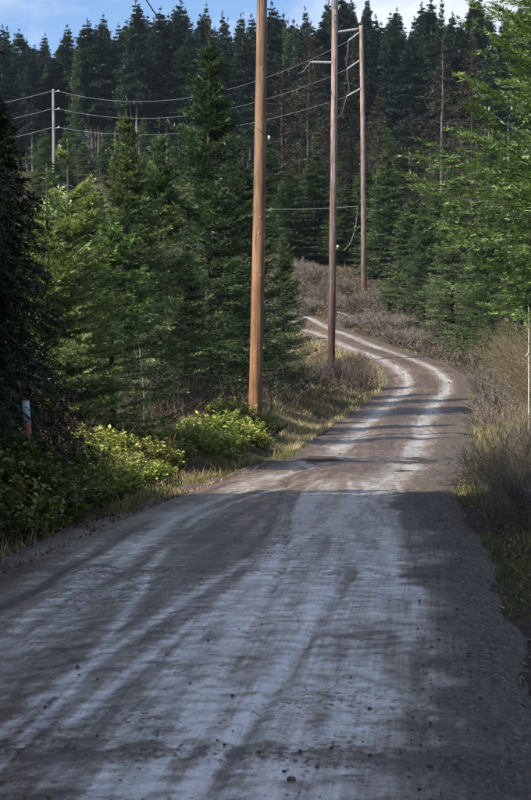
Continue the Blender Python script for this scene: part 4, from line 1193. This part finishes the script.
brush('bare_brush', M['brush'], [
    (9000, 38, 70, -9, -3.4, .7, .25, .8, .016, .0, .85, .34, 1.0),
    (6000, 24, 44, -9, -4.6, .8, .25, .8, .012, .0, .8, .34, .8),
    (9000, 66, 86, -7.5, -2.6, .7, .25, .9, .022, .0, .75, .28, 1.0),
    (30000, 82, 128, 2.6, 17, 1.0, .2, .7, .040, .0, 1.0, .26, 1.6),
    (12000, 44, 84, 2.4, 8.5, 1.0, .3, 1.0, .022, .1, .95, .26, .9),
    (5000, 112, 140, -9, -2.4, .9, .3, 1.0, .04, .1, .9, .2, 1.0),
    (9000, 10, 30, 2.15, 5.0, .5, .15, .5, .006, .0, .7, .36, .9)], 'tangled grey-brown leafless brush on the banks')
brush('dead_bracken', M['bracken'], [
    (7000, 34, 84, -8.5, -3.0, .35, .15, .5, .018, .0, .9, .4, 1.4),
    (7000, 11, 24, -5.0, -2.6, .95, .15, .5, .010, .1, 1.0, .40, .5),
    (5000, 84, 126, 2.4, 14, .4, .2, .6, .04, .0, 1.0, .42, 1.3)], 'rust-brown dead bracken under the bushes')

# leaf litter on the right shoulder and under the bushes
g = Geo()
P, s, u = scatter(9000, 7, 34, 1.65, 4.2, lambda s, u: .15 + .85 * sstep(1.7, 2.2, u)); k = len(P)
P[:, 2] += .012
D = rnd_dir(k, .25, 1); S = norm(np.cross(D, np.array([0, 0, 1.0]) + rng.normal(0, .3, (k, 3))))
g.leaves(P, D, S, rng.uniform(.025, .07, k), rng.uniform(.012, .03, k), rng.random(k) ** 1.3)
P, s, u = scatter(6000, 8, 30, -3.2, -1.75); k = len(P); P[:, 2] += .01 + .085 * (1 - sstep(2.1, 2.35, np.abs(u)))
D = rnd_dir(k, .25, 1); S = norm(np.cross(D, np.array([0, 0, 1.0]) + rng.normal(0, .3, (k, 3))))
g.leaves(P, D, S, rng.uniform(.02, .06, k), rng.uniform(.01, .025, k), rng.random(k) ** 1.3)
tag(obj('leaf_litter', g.mesh('leaf_litter', M['litter'])), 'fallen brown leaves and twigs on the road shoulders', None, None, 'stuff')

# clods of mud and small stones on the road
import bmesh


def rock_data(seed, sub=1):
    bm = bmesh.new(); bmesh.ops.create_icosphere(bm, subdivisions=sub, radius=1)
    v = np.array([x.co[:] for x in bm.verts]); f = np.array([[y.index for y in x.verts] for x in bm.faces]); bm.free()
    r = np.random.default_rng(seed)
    v = v * (1 + r.normal(0, .16, (len(v), 1))) * np.array([1, .8, .55])
    return v, f


rocks = [rock_data(300 + i) for i in range(5)]
g = Geo()
n_ = 700
ss_ = 4.6 + rng.random(n_) ** 1.7 * 20; uu_ = rng.uniform(-2.2, 2.2, n_)
on_band = rng.random(n_) < .22
ss_ = np.where(on_band, 6.05 + rng.normal(0, .16, n_), ss_)
for i in range(n_):
    v, f = rocks[i % 5]; sz = float(np.clip(rng.lognormal(-5.4, .45), .003, .014)); a = rng.uniform(0, 6.28)
    c = road_z(ss_[i], uu_[i]); R2 = np.array([[math.cos(a), -math.sin(a), 0], [math.sin(a), math.cos(a), 0], [0, 0, 1]])
    g.add(v @ R2.T * sz + c + np.array([0, 0, sz * .25]), t=f, val=rng.random())
for i in range(1500):
    v, f = rocks[i % 5]; sz = float(np.clip(rng.lognormal(-5.1, .4), .004, .018)); a = rng.uniform(0, 6.28)
    c = road_z(4.6 + rng.random() ** 1.5 * 22, rng.uniform(1.2, 2.3)); R2 = np.array([[math.cos(a), -math.sin(a), 0], [math.sin(a), math.cos(a), 0], [0, 0, 1]])
    g.add(v @ R2.T * sz + c + np.array([0, 0, sz * .25]), t=f, val=rng.random())
tag(obj('mud_clods', g.mesh('mud_clods', M['clod'])), 'crumbs of mud and gravel strewn over the road', None, None, 'stuff')
for i, (px, py, sz) in enumerate(((289, 785, .018), (370, 707, .014), (286, 774, .010), (80, 671, .011), (46, 709, .011), (233, 703, .010))):
    d = CAM_H * FPX / (py - HORIZON); x = (px - 265.5) * d / FPX
    lat, zr_, s_, _ = road_near(np.array([x]), np.array([d]))
    c = road_z(float(s_[0]), float(lat[0]))
    v, f = rock_data(330 + i, 2)
    o = obj('mud_clod', mesh_np('mud_clod', v * sz, f, M['clod'], None, True), road, (c[0], c[1], c[2] + sz * .3))
    o.rotation_euler = (0, 0, i * 1.3)


# shrubs of upright stems (broom, alder whips)
def stem_shrub(name, seed, n, H, R, w, mat, twigs=5, lean=.35, arch=.15):
    r = np.random.default_rng(seed)
    a = r.uniform(0, 6.28, n); q = r.random(n) ** .6
    b = np.stack([np.cos(a) * .14 * R * q, np.sin(a) * .14 * R * q, np.full(n, -.05)], 1)
    hh = H * r.uniform(.55, 1.1, n) * (1 - .25 * q)
    tip = b + np.stack([np.cos(a) * R * q, np.sin(a) * R * q, hh], 1)
    t = np.linspace(0, 1, 7)[None, :, None]
    mid = np.array([0, 0, 1.0]) * (hh * arch)[:, None, None] * (t * (1 - t) * 4)
    P = b[:, None] + (tip - b)[:, None] * t + mid + r.normal(0, .03 * H, (n, 7, 3)) * t
    g = Geo(); g.tubes(P, (w * r.uniform(.6, 1.2, n))[:, None] * np.linspace(1, .3, 7)[None], 4, np.clip(r.normal(.3, .15, n), 0, 1))
    stems = g.mesh(name + '_stems', mat)
    k = np.repeat(np.arange(n), twigs); tt = r.uniform(.3, 1, len(k))
    B = np.stack([np.interp(tt, np.linspace(0, 1, 7), np.arange(7)) for _ in range(1)])[0]
    i0 = np.clip(B.astype(int), 0, 5); fr = (B - i0)[:, None]
    base = P[k, i0] * (1 - fr) + P[k, i0 + 1] * fr
    D = norm(norm(P[k, i0 + 1] - P[k, i0]) + r.normal(0, lean, (len(k), 3)))
    L = H * r.uniform(.12, .34, len(k))
    pts = base[:, None] + D[:, None] * (L[:, None, None] * np.linspace(0, 1, 4)[None, :, None]) + np.array([0, 0, .15]) * (L[:, None, None] * np.linspace(0, 1, 4)[None, :, None] ** 2)
    g = Geo(); g.tubes(pts, (w * .55) * np.linspace(1, .35, 4)[None].repeat(len(k), 0), 3, np.clip(r.normal(.55, .2, len(k)), 0, 1))
    return stems, g.mesh(name + '_twigs', mat)


broom_v = [stem_shrub('broom%d' % i, 400 + i, 30, 1.2, .58, .0042, M['broom'], 18, 1.0, .1) for i in range(2)]
broom_dark = stem_shrub('broom_dark', 405, 60, 1.0, .6, .004, M['brush'], 20, .5)
whip = stem_shrub('whips', 410, 70, 2.4, 1.2, .007, M['broom'], 18, .8, .25)
bank_bush = stem_shrub('bank_bush', 420, 40, 1.1, 1.1, .014, M['brush_pale'], 22, .7, .3)
thin = stem_shrub('thin', 415, 30, 1.6, .7, .006, M['brush'], 22, .6, .2)
for i, (x, y, sc, ms, lb) in enumerate((
        (2.42, 16.0, .85, broom_v[0], 'green-brown upright broom shrub nearest on the right verge'),
        (2.85, 17.6, .9, broom_v[1], 'second broom shrub on the right verge, behind the nearest'),
        (2.62, 15.0, .7, broom_dark, 'dark leafless shrub at the foot of the nearest broom'),
        (3.15, 19.8, .85, broom_v[1], 'third upright broom shrub on the right verge'),
        (2.75, 13.6, .6, broom_dark, 'dark twiggy shrub at the right edge in shade'),
        (3.9, 21.8, 1.0, broom_dark, 'grey twiggy shrub behind the broom at right'),
        (4.6, 24.5, 1.0, broom_v[0], 'pale green broom shrub at the right edge under the fir'),
        (4.3, 28.5, .95, broom_v[1], 'broom shrub by the right road edge beyond the hollow'),
        (5.6, 31.0, 1.05, broom_v[0], 'grass-green broom shrub at the right edge below tan twigs'),
        (6.9, 38.0, 1.05, whip, 'tall tan leafless thicket under the bright fir at right'),
        (8.6, 44.5, 1.05, whip, 'second tan leafless thicket, farther along the right verge'),
        (9.5, 53.0, 1.0, whip, 'grey-tan thicket right of the road bend'),
        (6.6, 31.5, .8, whip, 'tan leafless whips at the right edge by the white stem'),
        (-3.2, 36.0, 1.0, thin, 'bare grey twiggy shrub left of the orange pole'),
        (-4.1, 32.0, 1.0, thin, 'bare twiggy shrub before the dark gap in the spruces'),
        (-2.3, 42.5, .9, thin, 'low bare shrub in the shade behind the leafy verge'),
        (-4.3, 27.0, .8, broom_v[1], 'pale grassy shrub under the yellow-green young spruce'),
        (11.0, 66.0, 1.2, whip, 'bare bush on the outer side of the road bend'),
        (12.0, 74.0, 1.2, whip, 'bare bush at the foot of the dark bend spruces'),
        (3.4, 68.5, .75, thin, 'dark bare bush inside the bend beside the tall pole'),
        (5.0, 74.5, .7, broom_dark, 'dark low bush on the inner verge of the bend'))):
    place('leafless_shrub' if ms in (whip, thin, broom_dark) else 'broom_shrub', ms, x, y, sc, lb, 'shrub', 'roadside shrubs', ('stems', 'twigs'))


k = 0
for (px, d, sc) in ((300, 116, 1.2), (312, 117, 1.0), (322, 119, 1.3), (340, 117, 1.0), (352, 113, 1.2), (372, 116, 1.3), (383, 113, 1.1), (345, 107, .9), (366, 106, 1.1), (382, 103, 1.2), (398, 104, 1.2), (410, 99, 1.1), (392, 97, .9), (306, 122, 1.3), (330, 123, 1.3), (294, 123, 1.3), (285, 125, 1.3), (318, 126, 1.4), (300, 128, 1.4), (345, 122, 1.2)):
    k += 1
    x = (px - 265.5) * d / FPX
    place('leafless_shrub', bank_bush, x, d, sc, f'rounded grey leafless bush on the bank behind the poles, {ordinal(k)} of its patch', 'shrub', 'grey bushes on the bank', ('stems', 'twigs'))

# white dead stem at the right edge, pale snag on the left, pale log on the bank
def branchy(name, pts_list, radii, mat, label, cat):
    root = obj(name, None, loc=pts_list[0][0]); tag(root, label, cat)
    c = np.array(pts_list[0][0])
    for i, (pts, r_) in enumerate(zip(pts_list, radii)):
        P = catmull(np.array(pts, float) - c, 6)
        g = Geo(); g.tubes(P[None], np.linspace(r_, r_ * .45, len(P))[None], 8)
        obj('stem' if i == 0 else 'branch', g.mesh(name, M[mat], True), root)
    return root


def gp(px, d, up=0):
    x = (px - 265.5) * d / FPX
    return np.array([x, d, gz(x, d) + up])


branchy('dead_birch', [[gp(529, 29, -.1), at(529, 385, 29), at(528.5, 350, 29.1), at(529, 325, 29.1), at(528, 300, 29.2)],
                       [at(529, 345, 29.1), at(524, 338, 29), at(519, 333, 28.8), at(514, 323, 28.7)],
                       [at(529, 352, 29.1), at(524, 357, 29), at(518, 350, 28.8)],
                       [at(528.6, 330, 29.1), at(524, 318, 29), at(521, 305, 29)]], [.013, .010, .009, .008], 'bark_white', 'white dead stem with crooked branches at the right edge', 'tree')
branchy('dead_sapling', [[gp(144, 33, -.1), at(144, 395, 33), at(142, 370, 33), at(140, 352, 33), at(139, 343, 33)],
                         [at(141, 362, 33), at(137, 356, 33), at(134, 350, 33)], [at(142, 374, 33), at(147, 366, 33), at(149, 358, 33)],
                         [at(143, 385, 33), at(138, 380, 33), at(135, 374, 33)]], [.022, .010, .010, .009], 'bark_pale', 'pale broken snag standing before the dark gap in the spruces', 'tree')
branchy('fallen_log', [[gp(338, 112, .35), gp(344, 111, .33), gp(351, 109.5, .25)]], [.09], 'bark_pale', 'short pale log lying on the brushy bank between the poles', 'log')

# ------------------------------------------------------------------ thin blue air over the valley
m, n, l, out = new_mat('thin_haze')
pv = n.new('ShaderNodeVolumePrincipled')
pv.inputs['Color'].default_value = (0.62, 0.8, 1.0, 1)
pv.inputs['Density'].default_value = 0.00009
pv.inputs['Anisotropy'].default_value = 0.2
l.new(pv.outputs[0], out.inputs['Volume'])
hx0, hx1, hy0, hy1, hz0, hz1 = -720, 720, -75, 1230, -4, 112
hv = np.array([(x, y, z_) for z_ in (hz0, hz1) for (x, y) in ((hx0, hy0), (hx1, hy0), (hx1, hy1), (hx0, hy1))], float)
hq = np.array([[0, 3, 2, 1], [4, 5, 6, 7], [0, 1, 5, 4], [1, 2, 6, 5], [2, 3, 7, 6], [3, 0, 4, 7]])
tag(obj('haze', mesh_np('haze', hv, hq, m)), 'thin blue haze hanging over the valley', None, None, 'stuff')
scene.cycles.volume_bounces = 0
